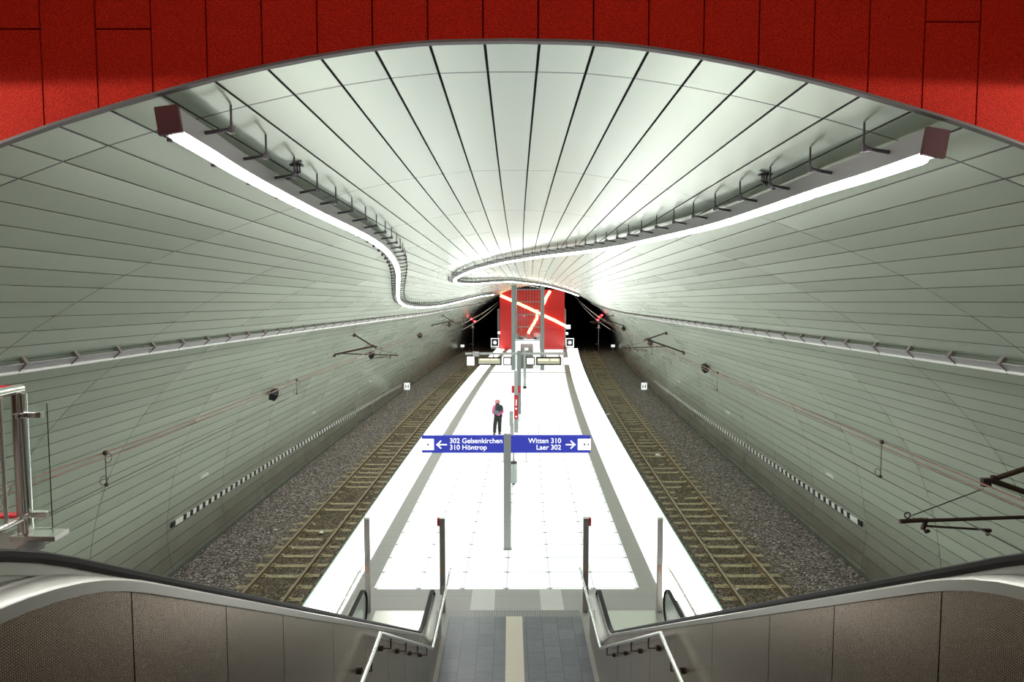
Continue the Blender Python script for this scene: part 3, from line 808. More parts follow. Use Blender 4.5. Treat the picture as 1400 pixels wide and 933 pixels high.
# ------------------------------------------------------------------ marker strips, lettering, loudspeakers on the walls
for sgn, nm, z0, z1 in ((-1,'left',.70,.0),(1,'right',.72,.24)):
    t = MB()
    def wp(Y, z, off): return Vector(W(sgn*(half_width(z, Y)-off), Y, z))
    def patch(mb, ya, yb, m_, off):
        za, zb = z0+(z1-z0)*(ya-17.5)/30.5, z0+(z1-z0)*(yb-17.5)/30.5
        h = .065; v = []
        for off_ in (off, .002):
            v += [wp(ya, za-h, off_), wp(yb, zb-h, off_), wp(yb, zb+h, off_), wp(ya, za+h, off_)]
        n = len(mb.v); mb.v += [tuple(q) for q in v]
        for q in ((0,1,2,3),(7,6,5,4),(0,4,5,1),(1,5,6,2),(2,6,7,3),(3,7,4,0)): mb.f.append(tuple(n+i for i in q)); mb.mi.append(m_)
    patch(t, 17.45, 17.65, 0, .03); y = 17.65
    patch(t, y, y+.42, 1, .03); y += .42
    while y < 48:
        patch(t, y, y+.175, 0, .03); patch(t, y+.175, y+.37, 1, .03); y += .37
    o = t.build('marker_strip', [M_black, M_white]); tag(o, 'black and white chequered marker strip low along the %s wall' % nm, 'marker strip', 'chequered marker strips')
    near_names = ['nearest', 'second', 'third', 'fourth', 'fifth']
    for i, Y in enumerate((19.1, 29, 39, 49, 59)):
        z = 1.48-.004*(Y-19); me = text_mesh('Lohring', .155, 'CENTER', .003, .004)
        c = Vector(W(sgn*(half_width(z, Y)-.035), Y, z))
        u = Vector((0, 1 if sgn < 0 else -1, 0)); vv = Vector((0,0,1)); w = u.cross(vv)
        M = Matrix(((u.x,vv.x,w.x,c.x),(u.y,vv.y,w.y,c.y),(u.z,vv.z,w.z,c.z),(0,0,0,1)))
        mb = MB(); mb.add_mesh(me, M); o = mb.build('station_name', M_white)
        tag(o, 'white station name lettering on the %s wall, %s from the stairs' % (nm, near_names[i]), 'lettering', 'station names on the walls')
    spk = (22.2, 35.5, 49.3, 63.2) if sgn < 0 else (29.4, 43.1, 57.5)
    for i, Y in enumerate(spk):
        z = 3.22; hw = half_width(z, Y); c = Vector(W(sgn*(hw-.20), Y, z))
        t = thing('loudspeaker', 'black box loudspeaker on the %s wall, %s from the stairs' % (nm, near_names[i]), 'loudspeaker', c, 'wall loudspeakers')
        ax = Vector((sgn*.75,-.45,.35)).normalized(); ay = ax.cross(Vector((0,0,1))).normalized(); az = ax.cross(ay)
        ay2 = (ay+az).normalized(); az2 = (az-ay).normalized()
        m = MB(); m.obox(c, ax, ay2, az2, .10, .14, .14); m.build('cabinet', M_black, t, bevel=.01)
        m = MB(); m.obox(c-ax*.104, ax, ay2, az2, .004, .11, .11); m.build('grille', M_darkgrey, t)
        m = MB(); m.tube([c, W(sgn*(hw+.0), Y, z)], .02, 8); m.build('bracket', M_hanger, t)

# ------------------------------------------------------------------ overhead line
def wire(y0, y1, xa, z_of, r, m_, name, label, grp):
    yy = eys(y0, y1, 1.0); mb = MB(); mb.tube([W(xa(y) if callable(xa) else xa, y, z_of(y)) for y in yy], r, 6)
    o = mb.build(name, m_, smooth=True); tag(o, label, 'wire', grp); return o
for sgn, nm, zm, zc, cants, drops in ((-1,'left',lambda y: 4.30-.0075*y+(.12*max(0,(11-y)/6)), lambda y: 3.80, (28.0,53.0), (9.8,18.3,28.9,39,49,59,69)), (1,'right',lambda y: 4.20-.004*y, lambda y: 3.62, (8.56,33.4,58.0), (10.9,20.2,31,37.5,47,67))):
    wire(1, 110, sgn*5.57, zm, .011, M_copper, 'messenger_wire', 'brown messenger wire above the %s track' % nm, 'overhead wires')
    wire(1, 110, sgn*5.51, lambda y: zm(y)-.05, .009, M_copper, 'feeder_wire', 'thin feeder wire just below the messenger wire of the %s track' % nm, 'overhead wires')
    wire(1, 110, sgn*5.55, zc, .007, M_wire, 'contact_wire', 'dark contact wire lowest above the %s track' % nm, 'overhead wires')
    for i, y in enumerate(drops):
        x = sgn*5.55; a, b = zm(y), zc(y); c = Vector(W(x, y, b))
        t = thing('dropper', 'looped dropper between messenger and contact wire of the %s track, %s from the stairs' % (nm, ['nearest','second','third','fourth','fifth','sixth','seventh'][i]), 'wire dropper', c, 'wire droppers')
        m = MB(); m.tube([(c.x, y, b), (c.x, y, a)], .006, 6); m.build('rod', M_wire, t)
        for zz, sd in ((b+.07, -1), (a-.07, 1)):
            if (nm == 'right' and sd == 1): continue
            m = MB(); m.tube([(c.x+sd*.04+.045*math.cos(q), y+.02*math.sin(q), zz+.06*math.sin(q)) for q in [2*math.pi*w/14 for w in range(14)]], .005, 5, closed=True); m.build('loop', M_wire, t)
        m = MB(); m.box(c.x-.018, c.x+.018, y-.03, y+.03, a-.02, a+.03); m.box(c.x-.014, c.x+.014, y-.025, y+.025, b-.012, b+.03); m.build('clamp', M_rust, t)
    for i, Y in enumerate(cants):
        if sgn > 0:
            ap = (5.66, Y, zm(Y)+.06); up = 6.75; dn = 7.55; barL = 4.62; zb = zc(Y)+.11
        else:
            ap = (5.6, Y, zm(Y)+.16); up = 6.30; dn = 7.35; barL = 4.7; zb = zc(Y)+.10
        def S(x, z): return W(sgn*x, Y, z)
        zup = ap[2]+.29*(up-ap[0])+.25*0
        # find wall point along strut directions
        def wallpt(x0, z0, dzdx):
            x = x0
            while x < half_width(z0+dzdx*(x-x0), Y) and x < 8.4: x += .02
            return x-.02, z0+dzdx*(x-.02-x0)
        u_ = wallpt(ap[0], ap[2], .31 if sgn > 0 else .55); d_ = wallpt(ap[0], ap[2], -.36 if sgn > 0 else -.22)
        t = thing('cantilever', 'rusty overhead line cantilever on the %s wall, %s from the stairs' % (nm, ['nearest','second','third'][i]), 'cantilever', S(d_[0], d_[1]), 'overhead line cantilevers')
        m = MB(); m.tube([S(ap[0]+.06, ap[2]), S(ap[0]+.10, ap[2]), S(ap[0]+.12, ap[2]+.01), S(u_[0], u_[1])], [.02,.02,.032,.028], 12); m.build('upper_strut', M_rust, t, smooth=True)
        m = MB(); m.tube([S(ap[0]+.02, ap[2]-.02), S(d_[0], d_[1])], .034, 12); m.build('lower_strut', M_rust, t, smooth=True)
        xe = 7.4
        while xe > 5.6 and (ap[2]-.02+(d_[1]-ap[2]+.02)*(xe-ap[0])/(d_[0]-ap[0])) < zb+.05: xe -= .03
        if sgn > 0 and i == 0: xe = 6.95
        m = MB(); m.tube([S(barL, zb-.03), S(xe, zb+.05)], .022, 12); m.tube([S(barL, zb-.03), S(barL+.28, zb-.012)], .027, 12); m.build('steady_tube', M_rust, t, smooth=True)
        m = MB(); m.tube([S(barL+.15, zb+.045), S(ap[0]-.06, ap[2]-.13)], .0075, 8); m.tube([S(barL+.09+.035*math.cos(q), zb+.045+.035*math.sin(q)) for q in [2*math.pi*w/12 for w in range(12)]], .009, 6, closed=True); m.build('stay_rod', M_wire, t)
        m = MB(); m.tube([S(barL+.30, zb-.085), S(barL+1.07, zb-.135)], .014, 8); m.build('registration_arm', M_rust, t)
        m = MB(); p = S(barL+.30, zb-.06)
        m.obox(p, (1,0,0), (0,1,0), (.3,0,1), .02, .02, .07); p = S(barL+.33, zb-.15); m.obox(p, (1,0,.4), (0,1,0), (-.4,0,1), .03, .02, .015)
        p = S(barL+1.05, zb-.14); m.obox(p, (1,0,0), (0,1,0), (0,0,1), .045, .02, .018); p = S(barL+1.06, zb-.18); m.obox(p, (1,0,.5), (0,1,0), (-.5,0,1), .02, .015, .02); m.build('registration_clamp', M_rust, t)
        m = MB(); p = S(ap[0]-.03, ap[2]-.05); m.obox(p, (1,0,0), (0,1,0), (0,0,1), .05, .03, .05); p = S(ap[0]+.06, ap[2]); m.revolve((p[0], p[1], p[2]-.04), [(.004,0),(.035,.01),(.035,.07),(.004,.08)], 12); m.build('messenger_clamp', M_rust, t)
        for (wx, wz) in (u_, d_):
            m = MB(); p = S(wx-.0, wz); m.obox(p, (1,0,0), (0,1,0), (0,0,1), .04, .07, .09); m.build('wall_bracket', M_rust, t)

# ------------------------------------------------------------------ direction sign
sx0, sy0 = -.235, 17.75
xs0 = sx0+sx(sy0)
t = thing('direction_sign', 'blue double direction sign on a grey pole in the middle of the platform', 'sign', (xs0, sy0, 0))
m = MB(); m.box(xs0-.088, xs0+.088, sy0-.06, sy0+.06, 0, 2.90); m.build('pole', M_greysteel, t, bevel=.008)
m = MB(); m.box(xs0-.12, xs0+.12, sy0-.1, sy0+.1, 0, .012); m.build('base_plate', M_steel, t)
ZS0, ZS1 = 2.435, 2.865
def sign_front(mb_fn): pass
yf = sy0-.045
for side, x0, x1 in ((-1, xs0-2.10, xs0-.088), (1, xs0+.088, xs0+2.03)):
    m = MB(); m.box(x0, x1, yf, sy0+.045, ZS0, ZS1); pn = m.build('sign_panel', M_signblue, t, bevel=.004)
    M0 = lambda X, Z: Matrix(((1,0,0,X),(0,0,-1,yf-.003),(0,1,0,Z),(0,0,0,1)))
    def lettering(txt, X, Z, size, al, par):
        mb = MB(); mb.add_mesh(text_mesh(txt, size, al, .0022, .001), M0(X, Z)); return mb.build('lettering', M_whitebright, par, recalc=False)
    if side < 0:
        lettering('302 Gelsenkirchen', x0+.68, ZS0+.245, .172, 'LEFT', pn); lettering('310 Höntrop', x0+.68, ZS0+.082, .172, 'LEFT', pn)
        ax0, ax1, dirn = x0+.38, x0+.62, -1
        bx0, bx1 = x0-.012, x0+.295
    else:
        lettering('Witten 310', x1-.71, ZS0+.245, .172, 'RIGHT', pn); lettering('Laer 302', x1-.71, ZS0+.082, .172, 'RIGHT', pn)
        ax0, ax1, dirn = x1-.60, x1-.38, 1
        bx0, bx1 = x1-.30, x1+.012
    za = (ZS0+ZS1)/2-.01
    m = MB(); tip = ax1 if dirn > 0 else ax0; tail = ax0 if dirn > 0 else ax1
    m.box(*sorted((tail, tip-dirn*.03)), yf-.004, yf+.002, za-.016, za+.016)
    for q in (-1, 1):
        d = Vector((-dirn, 0, q)).normalized(); c = Vector((tip, yf-.001, za))+d*.06; m.obox(c, d, (0,1,0), d.cross(Vector((0,1,0))), .078, .003, .016)
    m.build('arrow', M_whitebright, pn)
    m = MB(); m.box(bx0, bx1, yf-.012, sy0+.055, ZS0+.075, ZS1-.085); bx = m.build('pictogram_box', M_white_emit, t); bx['label'] = 'glowing white pictogram box'
    m = MB(); pc = bx0+.17 if side < 0 else bx0+.16
    if side < 0: m.box(pc-.028, pc+.028, yf-.016, yf-.011, za-.025, za+.03)
    else:
        for q in (0, .09): m.box(pc+q-.02, pc+q+.025, yf-.016, yf-.011, za-.03+q*.1, za+.045-q*.1)
    m.build('pictogram', M_greysteel, bx, bevel=.008)
    if side > 0:
        m = MB(); m.box(x1, x1+.03, yf, sy0+.045, ZS0, ZS1); m.build('end_cap', M_lampbody, t)

# ------------------------------------------------------------------ things along the platform axis
def rel(x, y, z=0): return W(x, y, z)
# litter bin behind the sign
c = Vector(rel(-.18, 23.7)); t = thing('litter_bin', 'pale cylindrical litter bin behind the direction sign pole', 'bin', c)
m = MB(); m.revolve(c+Vector((0,0,.06)), [(.10,0),(.115,.01),(.115,.62),(.11,.66)], 24); m.build('body', M_balus, t, smooth=True)
m = MB(); m.revolve(c, [(.05,0),(.05,.06)], 16); m.build('foot', M_black, t, smooth=True)
m = MB(); m.revolve(c+Vector((0,0,.72)), [(.118,0),(.12,.02),(.10,.05),(.02,.07)], 24); m.build('lid', M_darkgrey, t, smooth=True)
m = MB(); m.box(c.x-.02, c.x+.02, c.y+.11, c.y+.16, 0, 1.15); m.build('support_post', M_greysteel, t)
# wire seats
for i, (x, y) in enumerate(((-.62, 27.0), (.22, 27.0))):
    c = Vector(rel(x, y)); t = thing('wire_seat', 'pale wire mesh seat on the platform, %s the sign pole' % ('left of' if i == 0 else 'right of'), 'seat', c, 'wire mesh seats')
    m = MB()
    for q in range(9):
        u = -.2+.05*q; m.tube([(c.x+u, c.y-.40, .44), (c.x+u, c.y-.02, .42), (c.x+u, c.y+.08, .80)], .004, 5)
    for q in ((-.40,.44),(-.27,.433),(-.14,.427),(-.02,.42),(.03,.60),(.08,.80)): m.tube([(c.x-.2, c.y+q[0], q[1]), (c.x+.2, c.y+q[0], q[1])], .004, 5)
    m.build('mesh_shell', M_seatwire, t)
    m = MB(); m.tube([(c.x, c.y-.15, .0), (c.x, c.y-.15, .43)], .025, 8); m.box(c.x-.08, c.x+.08, c.y-.23, c.y-.07, 0, .01); m.build('leg', M_white, t)
# emergency column
c = Vector(rel(-.27, 32.4)); t = thing('help_column', 'grey emergency column with red panel and red side handles', 'column', c)
m = MB(); m.box(c.x-.085, c.x+.085, c.y-.09, c.y+.09, 0, 2.76); m.build('body', M_greysteel, t, bevel=.01)
m = MB(); m.box(c.x-.088, c.x+.088, c.y-.105, c.y-.088, .62, 1.70); fp = m.build('red_panel', M_redpaint, t); fp['label'] = 'red front panel with white marks'
m = MB(); m.box(c.x-.018, c.x+.018, c.y-.108, c.y-.104, 1.22, 1.50); m.box(c.x-.03, c.x+.03, c.y-.108, c.y-.104, 1.05, 1.12)
m.revolve((c.x, c.y-.106, .70), [(.004,0),(.03,.005),(.03,.05),(.004,.06)], 12); m.build('marks', M_whitebright, fp)
for q in (-1, 1):
    m = MB(); m.box(*sorted((c.x+q*.085, c.x+q*.20)), c.y-.06, c.y+.06, 1.78, 2.10); o = m.build('side_handle', M_redpaint, t, bevel=.02); o['label'] = 'red side handle'
m = MB(); m.box(c.x+.10, c.x+.12, c.y+.02, c.y+.04, .5, 2.0); m.build('edge_strip', M_liftframe, t)
c = Vector(rel(-.46, 31.6)); t = thing('ticket_validator', 'low grey ticket validator post beside the red emergency column', 'ticket validator', c)
m = MB(); m.box(c.x-.05, c.x+.10, c.y-.06, c.y+.06, 0, .55); m.build('foot_post', M_greysteel, t, bevel=.006)
m = MB(); m.box(c.x-.08, c.x+.08, c.y-.08, c.y+.08, .45, 1.08); m.build('head', M_greysteel, t, bevel=.01)
# display gantry
gy = 37.2; gx = -.25
c = Vector(rel(gx, gy)); t = thing('display_gantry', 'grey pole with a cross bar carrying the departure displays', 'gantry', c)
m = MB(); m.box(c.x-.10, c.x+.10, gy-.09, gy+.09, 0, 3.25); m.build('pole', M_liftframe, t, bevel=.01)
m = MB(); m.box(c.x-2.75, c.x+2.35, gy-.05, gy+.05, 3.05, 3.16); m.build('cross_bar', M_greysteel, t)
for x in (-2.1,-1.3,1.35,2.05):
    m = MB(); m.box(c.x+x-.04, c.x+x+.04, gy-.03, gy+.03, 2.9, 3.07); m.build('hanger', M_greysteel, t)
m = MB(); m.box(c.x-2.35, c.x-2.05, gy-.22, gy+.08, 2.98, 3.2); m.build('camera_housing', M_lampbody, t, bevel=.03)
def lit_box(name, label, x0, x1, z0, z1, face, grp, frame=M_darkgrey, b=.05, marks=None):
    t2 = thing(name, label, 'sign' if 'box' in name or 'sign' in name else 'display', (c.x+(x0+x1)/2, gy, z0), grp)
    m = MB(); m.box(c.x+x0, c.x+x1, gy-.08, gy+.08, z0, z1); m.build('casing', frame, t2, bevel=.008)
    m = MB(); m.box(c.x+x0+b, c.x+x1-b, gy-.086, gy-.079, z0+b, z1-b); f = m.build('screen', face, t2)
    if marks:
        m = MB()
        for (u0,u1,v0,v1) in marks: m.box(c.x+x0+(x1-x0)*u0, c.x+x0+(x1-x0)*u1, gy-.09, gy-.086, z0+(z1-z0)*v0, z0+(z1-z0)*v1)
        m.build('screen_marks', M_ledtxt if face is M_led else M_lampbody, f)
    return t2
lit_box('departure_display', 'departure display with amber lines, left of the gantry pole', -2.14, -.89, 2.52, 2.93, M_led, 'departure displays', M_black, .07, [(.12,.5,.62,.78),(.55,.85,.62,.78)])
lit_box('departure_display', 'departure display with amber lines, right of the gantry pole', .87, 2.15, 2.52, 2.93, M_led, 'departure displays', M_black, .07, [(.08,.5,.55,.78),(.58,.9,.55,.78)])
lit_box('platform_number_sign', 'small white lit square between left display and gantry pole', -.80, -.38, 2.52, 2.93, M_white_emit, 'lit squares on the gantry', M_black, .055, [(.34,.44,.4,.6),(.52,.64,.4,.6)])
lit_box('platform_number_sign', 'small white lit square between gantry pole and right display', .35, .80, 2.52, 2.93, M_white_emit, 'lit squares on the gantry', M_black, .055, [(.36,.46,.4,.6),(.54,.64,.4,.6)])
lit_box('lit_end_box', 'glowing white box at the left end of the gantry', -2.66, -2.28, 2.50, 2.95, M_white_emit, 'glowing end boxes', M_white, .03)
lit_box('lit_end_box', 'glowing white box at the right end of the gantry', 2.24, 2.66, 2.52, 2.93, M_white_emit, 'glowing end boxes', M_lampbody, .03)
# far pole with black foot
c = Vector(rel(-.16, 46.6)); t = thing('camera_pole', 'thin grey pole with a dark foot behind the gantry', 'pole', c)
m = MB(); m.tube([(c.x, c.y, .12), (c.x, c.y, 2.5)], .09, 12); m.build('shaft', M_balus, t, smooth=True)
m = MB(); m.revolve(c, [(.11,0),(.11,.14),(.05,.16)], 12); m.build('foot', M_black, t)
m = MB(); m.obox((c.x+.1, c.y-.1, 2.55), (1,0,0), (0,1,0), (0,0,1), .12, .2, .08); m.build('camera', M_white, t, bevel=.02)

# ------------------------------------------------------------------ glass lift and red core block
LY0, LY1 = 56.8, 59.4; lxa, lxb = -1.53, 1.03
t = thing('glass_lift', 'glass lift shaft in a grey steel frame before the red wall', 'lift', rel((lxa+lxb)/2, LY0))
ztop = 6.75
for (x, y, w) in ((lxa+.15, LY0+.15, .15), (lxb-.15, LY0+.15, .15), (lxa+.12, LY1, .10), (lxb-.12, LY1, .10)):
    p = rel(x, y); m = MB(); m.box(p[0]-w, p[0]+w, y-w, y+w, 0, min(ztop, crown_z(x, y)-.03)); m.build('column', M_liftframe, t, bevel=.02)
for z in (2.35, 3.4, 4.35, 5.35, 6.3):
    m = MB(); p = rel(0, LY0); m.box(p[0]+lxa+.15, p[0]+lxb-.15, LY0+.10, LY0+.2, z-.035, z+.035); m.build('cross_beam', M_liftframe, t)
for x in (-.95, -.72, -.5, -.27, -.05, .17, .4, .6):
    p = rel(x, LY0); m = MB(); m.box(p[0]-.018, p[0]+.018, LY0+.3, LY0+.35, 2.4, 6.6); m.build('guide_rail', M_liftframe, t)
p = rel(-1.15, LY0); m = MB(); m.tube([(p[0], LY0+.35, 2.4), (p[0], LY0+.35, 6.6)], .06, 8); m.build('piston', M_white, t)
p = rel(0, LY0); m = MB(); m.box(p[0]+lxa+.3, p[0]+lxb-.3, LY0+.12, LY0+.135, 2.4, 6.6); m.build('glass_pane', M_glass, t)
m = MB(); q0, q1 = p[0]+lxa+.3, p[0]+lxb-.3; dm = (q0+q1)/2-.05
m.prism([(q0,0),(dm-.5,0),(dm-.5,2.0),(dm+.5,2.0),(dm+.5,0),(q1,0),(q1,2.35),(q0,2.35)], 'y', LY0+1.2, LY0+1.3); o = m.build('door_portal', M_white, t)
m = MB(); m.box(dm-.5, dm+.5, LY0+1.24, LY0+1.28, .0, 2.0); m.build('door', M_brownfloor, t)
m = MB(); 
for i in range(14):
    x = q0+.1+(q1-q0-.2)*random.random(); z = random.uniform(2.42, 2.85); w = random.uniform(.04,.14); m.box(x-w, x+w, LY0+.5, LY0+.9, 2.38, z)
m.build('machinery', M_greysteel, t)
t = thing('red_core_block', 'tall glossy red block with crossing yellow light bars at the platform end', 'wall block', rel(-.6, 76))
BX0, BX1, BY = -3.98, 2.78, 76.0
a0, a1 = rel(BX0, BY)[0], rel(BX1, BY)[0]
zt = 6.22
npx, npz = 4, 4
for i in range(npx):
    for j in range(3):
        xa, xb = a0+(a1-a0)*i/npx+.01, a0+(a1-a0)*(i+1)/npx-.01; zs = [0, 2.1, 4.2, zt]
        m = MB(); m.box(xa, xb, BY, BY+.08, zs[j]+.01, zs[j+1]-.01); m.build('enamel_panel', M_redglass, t)
m = MB(); m.box(a0+.02, a1-.02, BY+.08, BY+12, 0, zt); m.build('core', M_dark, t)
m = MB(); m.box(a0-.25, a0-.05, BY+1.5, BY+1.6, .3, 4.2); m.box(a1+.05, a1+.25, BY+1.5, BY+1.6, .3, 4.2); m.build('side_frame', M_greysteel, t)
def bpix(x, y):              # from measured picture coordinates to the block's face
    return (a0+(a1-a0)*(x-687)/89.0, BY-.06, 6.5+(392.5-y)*.076)
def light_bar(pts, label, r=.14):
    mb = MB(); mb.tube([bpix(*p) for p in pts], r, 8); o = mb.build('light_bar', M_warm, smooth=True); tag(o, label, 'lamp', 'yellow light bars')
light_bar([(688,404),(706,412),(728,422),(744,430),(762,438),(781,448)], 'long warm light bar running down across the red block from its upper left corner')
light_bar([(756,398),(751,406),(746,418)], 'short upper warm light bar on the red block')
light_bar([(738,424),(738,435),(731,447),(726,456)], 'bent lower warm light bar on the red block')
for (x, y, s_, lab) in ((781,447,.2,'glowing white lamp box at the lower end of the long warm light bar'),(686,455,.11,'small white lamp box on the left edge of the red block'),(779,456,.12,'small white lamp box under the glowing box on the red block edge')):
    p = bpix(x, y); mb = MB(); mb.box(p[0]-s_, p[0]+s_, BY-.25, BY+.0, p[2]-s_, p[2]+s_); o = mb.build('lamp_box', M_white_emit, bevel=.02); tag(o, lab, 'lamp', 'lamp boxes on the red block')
for q, (x, lab) in enumerate(((-4.5,'square black signal with white frame and white disc, left of the red block'),(3.33,'square black signal with white frame and white disc, right of the red block'))):
    p = rel(x, 76.3); t = thing('platform_end_signal', lab, 'signal', p, 'platform end signals')
    m = MB(); m.box(p[0]-.40, p[0]+.40, 76.3, 76.4, .28, 1.12); m.build('board', M_black, t)
    m = MB()
    for (u0,u1,v0,v1) in ((-.42,.42,1.08,1.14),(-.42,.42,.26,.32),(-.42,-.36,.26,1.14),(.36,.42,.26,1.14)): m.box(p[0]+u0, p[0]+u1, 76.27, 76.31, v0, v1)
    m.build('frame', M_whitebright, t)
    m = MB(); m.tube([(p[0], 76.24, .7), (p[0], 76.31, .7)], .16, 16); m.build('disc', M_white_emit, t)
    m = MB(); m.box(p[0]-.42, p[0]+.42, 76.28, 76.42, 0, .2); m.build('plinth', M_lampbody, t)

# ------------------------------------------------------------------ H stop boards, signals, kilometre signs
for sgn, nm, x, Y in ((-1,'left',7.60,46.0),(1,'right',7.42,46.0)):
    p = rel(sgn*x, Y); t = thing('stop_board', 'white H stop board on a short post by the %s wall' % nm, 'sign', (p[0], Y, -.42), 'H stop boards')
    zc_ = .22; m = MB(); m.box(p[0]-.18, p[0]+.18, Y-.01, Y+.01, zc_-.22, zc_+.22); m.build('board', M_whitebright, t)
    m = MB(); m.add_mesh(text_mesh('H', .36, 'CENTER', .004, .002), Matrix(((1,0,0,p[0]),(0,0,-1,Y-.014),(0,1,0,zc_-.13),(0,0,0,1)))); m.build('lettering', M_black, t)
    m = MB(); m.tube([(p[0], Y+.02, -.42), (p[0], Y+.02, zc_+.15)], .02, 8); m.build('post', M_greysteel, t)
    p = rel(sgn*(8.0 if sgn < 0 else 7.9), 77.0); t = thing('marker_board', 'small white marker board on a thin post near the %s tunnel mouth' % nm, 'sign', (p[0], 77.0, -.42), 'marker boards at the tunnel mouths')
    m = MB(); m.box(p[0]-.2, p[0]+.2, 76.98, 77.0, .15, .42); m.build('board', M_whitebright, t)
    m = MB(); m.tube([(p[0], 77.01, -.44), (p[0], 77.01, .3)], .025, 8); m.build('post', M_greysteel, t)
    xx = sgn*7.15 if sgn < 0 else 6.45
    p = rel(xx, 79.0); t = thing('tunnel_signal', 'signal post with red lamps at the %s tunnel mouth' % nm, 'signal', (p[0], 79.0, -.42), 'red tunnel signals')
    m = MB(); m.tube([(p[0], 79, -.44), (p[0], 79, 3.0)], .035, 8); m.box(p[0]-.35, p[0]+.1, 78.97, 79.0, .3, .35); m.box(p[0]-.3, p[0]+.25, 78.97, 79.0, 2.05, 2.1); m.build('post', M_lampbody, t)
    m = MB(); m.box(p[0]-.09, p[0]+.09, 78.85, 79.0, 2.1, 2.4); m.build('relay_box', M_white, t)
    for (dx, z) in (((-.45,3.5),(-.15,3.05),(.22,2.8)) if sgn < 0 else ((.30,3.45),(.05,3.25),(-.1,2.95))):
        m = MB(); m.revolve((p[0]+dx, 78.9, z-.16), [(.004,0),(.18,.06),(.20,.16),(.18,.26),(.004,.32)], 12); h = m.build('hood', M_redhood, t, smooth=True)
        m = MB(); m.tube([(p[0]+dx, 78.62, z), (p[0]+dx, 78.75, z)], .07, 12); m.build('lens', M_redlamp, h)
    m = MB(); m.tube([(p[0]-.45*(1 if sgn<0 else -1), 79, 3.5), (p[0], 79, 3.0)], .03, 8); m.build('arm', M_hanger, t)

# cables hanging into the tunnel mouth
for sgn, nm in ((-1,'left'),(1,'right')):
    for i, (x0, z0, x1, z1, lab) in enumerate(((4.1,5.55,7.6,2.9,'upper pale cable draped along the %s tunnel mouth'),(4.6,4.9,7.5,2.4,'lower pale cable draped along the %s tunnel mouth'))):
        pts = []
        for q in range(13):
            u = q/12; pts.append(W(sgn*(x0+(x1-x0)*u)+(.45 if sgn < 0 else -.3), 79.5-u*9, z0+(z1-z0)*u-.25*math.sin(math.pi*u)))
        mb = MB(); mb.tube(pts, .028, 6); tag(mb.build('cable', M_white, smooth=True), lab % nm, 'cable', 'tunnel mouth cables')

# litter and leaves
lit = [(-5.55,20.2,-.41,.06,'crumpled white paper between the rails of the left track'),(-6.9,20.4,-.40,.05,'small white scrap on the left ballast near the wall'),(5.65,29.8,-.44,.11,'white paper strip between the rails of the right track'),
       (4.55,39.5,-.44,.12,'white paper by the right platform edge, far down the track'),(5.05,16.3,-.42,.04,'white scrap beside the inner rail of the right track')]
for (x, y, z, s_, lab) in lit:
    p = W(x, y, z); bm = bmesh.new(); bmesh.ops.create_icosphere(bm, subdivisions=2, radius=s_)
    rnd = random.Random(int(y*100))
    for v in bm.verts: v.co = Vector((v.co.x*(1+rnd.uniform(-.35,.35)), v.co.y*(1+rnd.uniform(-.35,.35)), v.co.z*(.45+rnd.uniform(-.2,.2))))
    me = bpy.data.meshes.new('paper_scrap'); bm.to_mesh(me); bm.free(); me.materials.append(M_paper)
    o = bpy.data.objects.new('paper_scrap', me); COL.objects.link(o); o.location = p; tag(o, lab, 'litter', 'paper scraps')
lv = MB(); rnd = random.Random(3)
for i in range(150):
    y = 15+40*rnd.random()**1.5; x = rnd.uniform(4.4, 8.1); z = BZ+.03+(.05 if x > 7 else 0); a = rnd.uniform(0, 6.28); s_ = rnd.uniform(.03,.065)
    c = Vector(W(x, y, z)); u = Vector((math.cos(a), math.sin(a), rnd.uniform(-.3,.3))).normalized(); v = Vector((-math.sin(a), math.cos(a), rnd.uniform(-.3,.3))).normalized()
    n = len(lv.v); lv.v += [tuple(c+u*s_), tuple(c+v*s_*.55+Vector((0,0,.01))), tuple(c-u*s_), tuple(c-v*s_*.55+Vector((0,0,.01)))]; lv.f.append((n,n+1,n+2,n+3)); lv.mi.append(0)
tag(lv.build('fallen_leaves', M_leaf, recalc=False), 'brown fallen leaves scattered over the right track ballast', 'leaves', kind='stuff')

# ------------------------------------------------------------------ person walking away
def skin_mesh(nodes, edges, radii, mats, levels=2, root=0):
    me = bpy.data.meshes.new('body_skin'); me.from_pydata(nodes, edges, [])
    o = bpy.data.objects.new('body_skin', me); COL.objects.link(o)
    md = o.modifiers.new('skin', 'SKIN'); md.use_smooth_shade = True
    for i, r_ in enumerate(radii):
        sv = me.skin_vertices[0].data[i]; sv.radius = (r_, r_) if not isinstance(r_, tuple) else r_
        sv.use_root = (i == root)
    sb = o.modifiers.new('sub', 'SUBSURF'); sb.levels = levels; sb.render_levels = levels
    dg = bpy.context.evaluated_depsgraph_get(); dg.update()
    m2 = bpy.data.meshes.new_from_object(o.evaluated_get(dg)); bpy.data.objects.remove(o)
    for p in m2.polygons: p.use_smooth = True
    m2.materials.clear(); m2.materials.append(mats)
    return m2
M_skin = mat('skin', (.72,.48,.38), .5); M_pink = mat('pink_fabric', (.85,.20,.42), .8); M_hatpink = mat('pale_pink_knit', (.90,.42,.42), .9)
M_trouser = mat('dark_trousers', (.035,.04,.035), .8); M_pack = mat('dark_grey_nylon', (.04,.045,.055), .6); M_teal = mat('teal_fabric', (.13,.28,.30), .7); M_shoe = mat('dark_boot', (.03,.033,.033), .6)
pc = Vector(W(-1.05, 31.8, 0)); t = thing('person', 'person in pink jacket and pink hat with dark backpack walking on the platform', 'person', pc)
t.rotation_euler = (0,0,math.radians(15))
H = 1.54/1.7
def S_(p): return (p[0]*H, p[1]*H, p[2]*H)
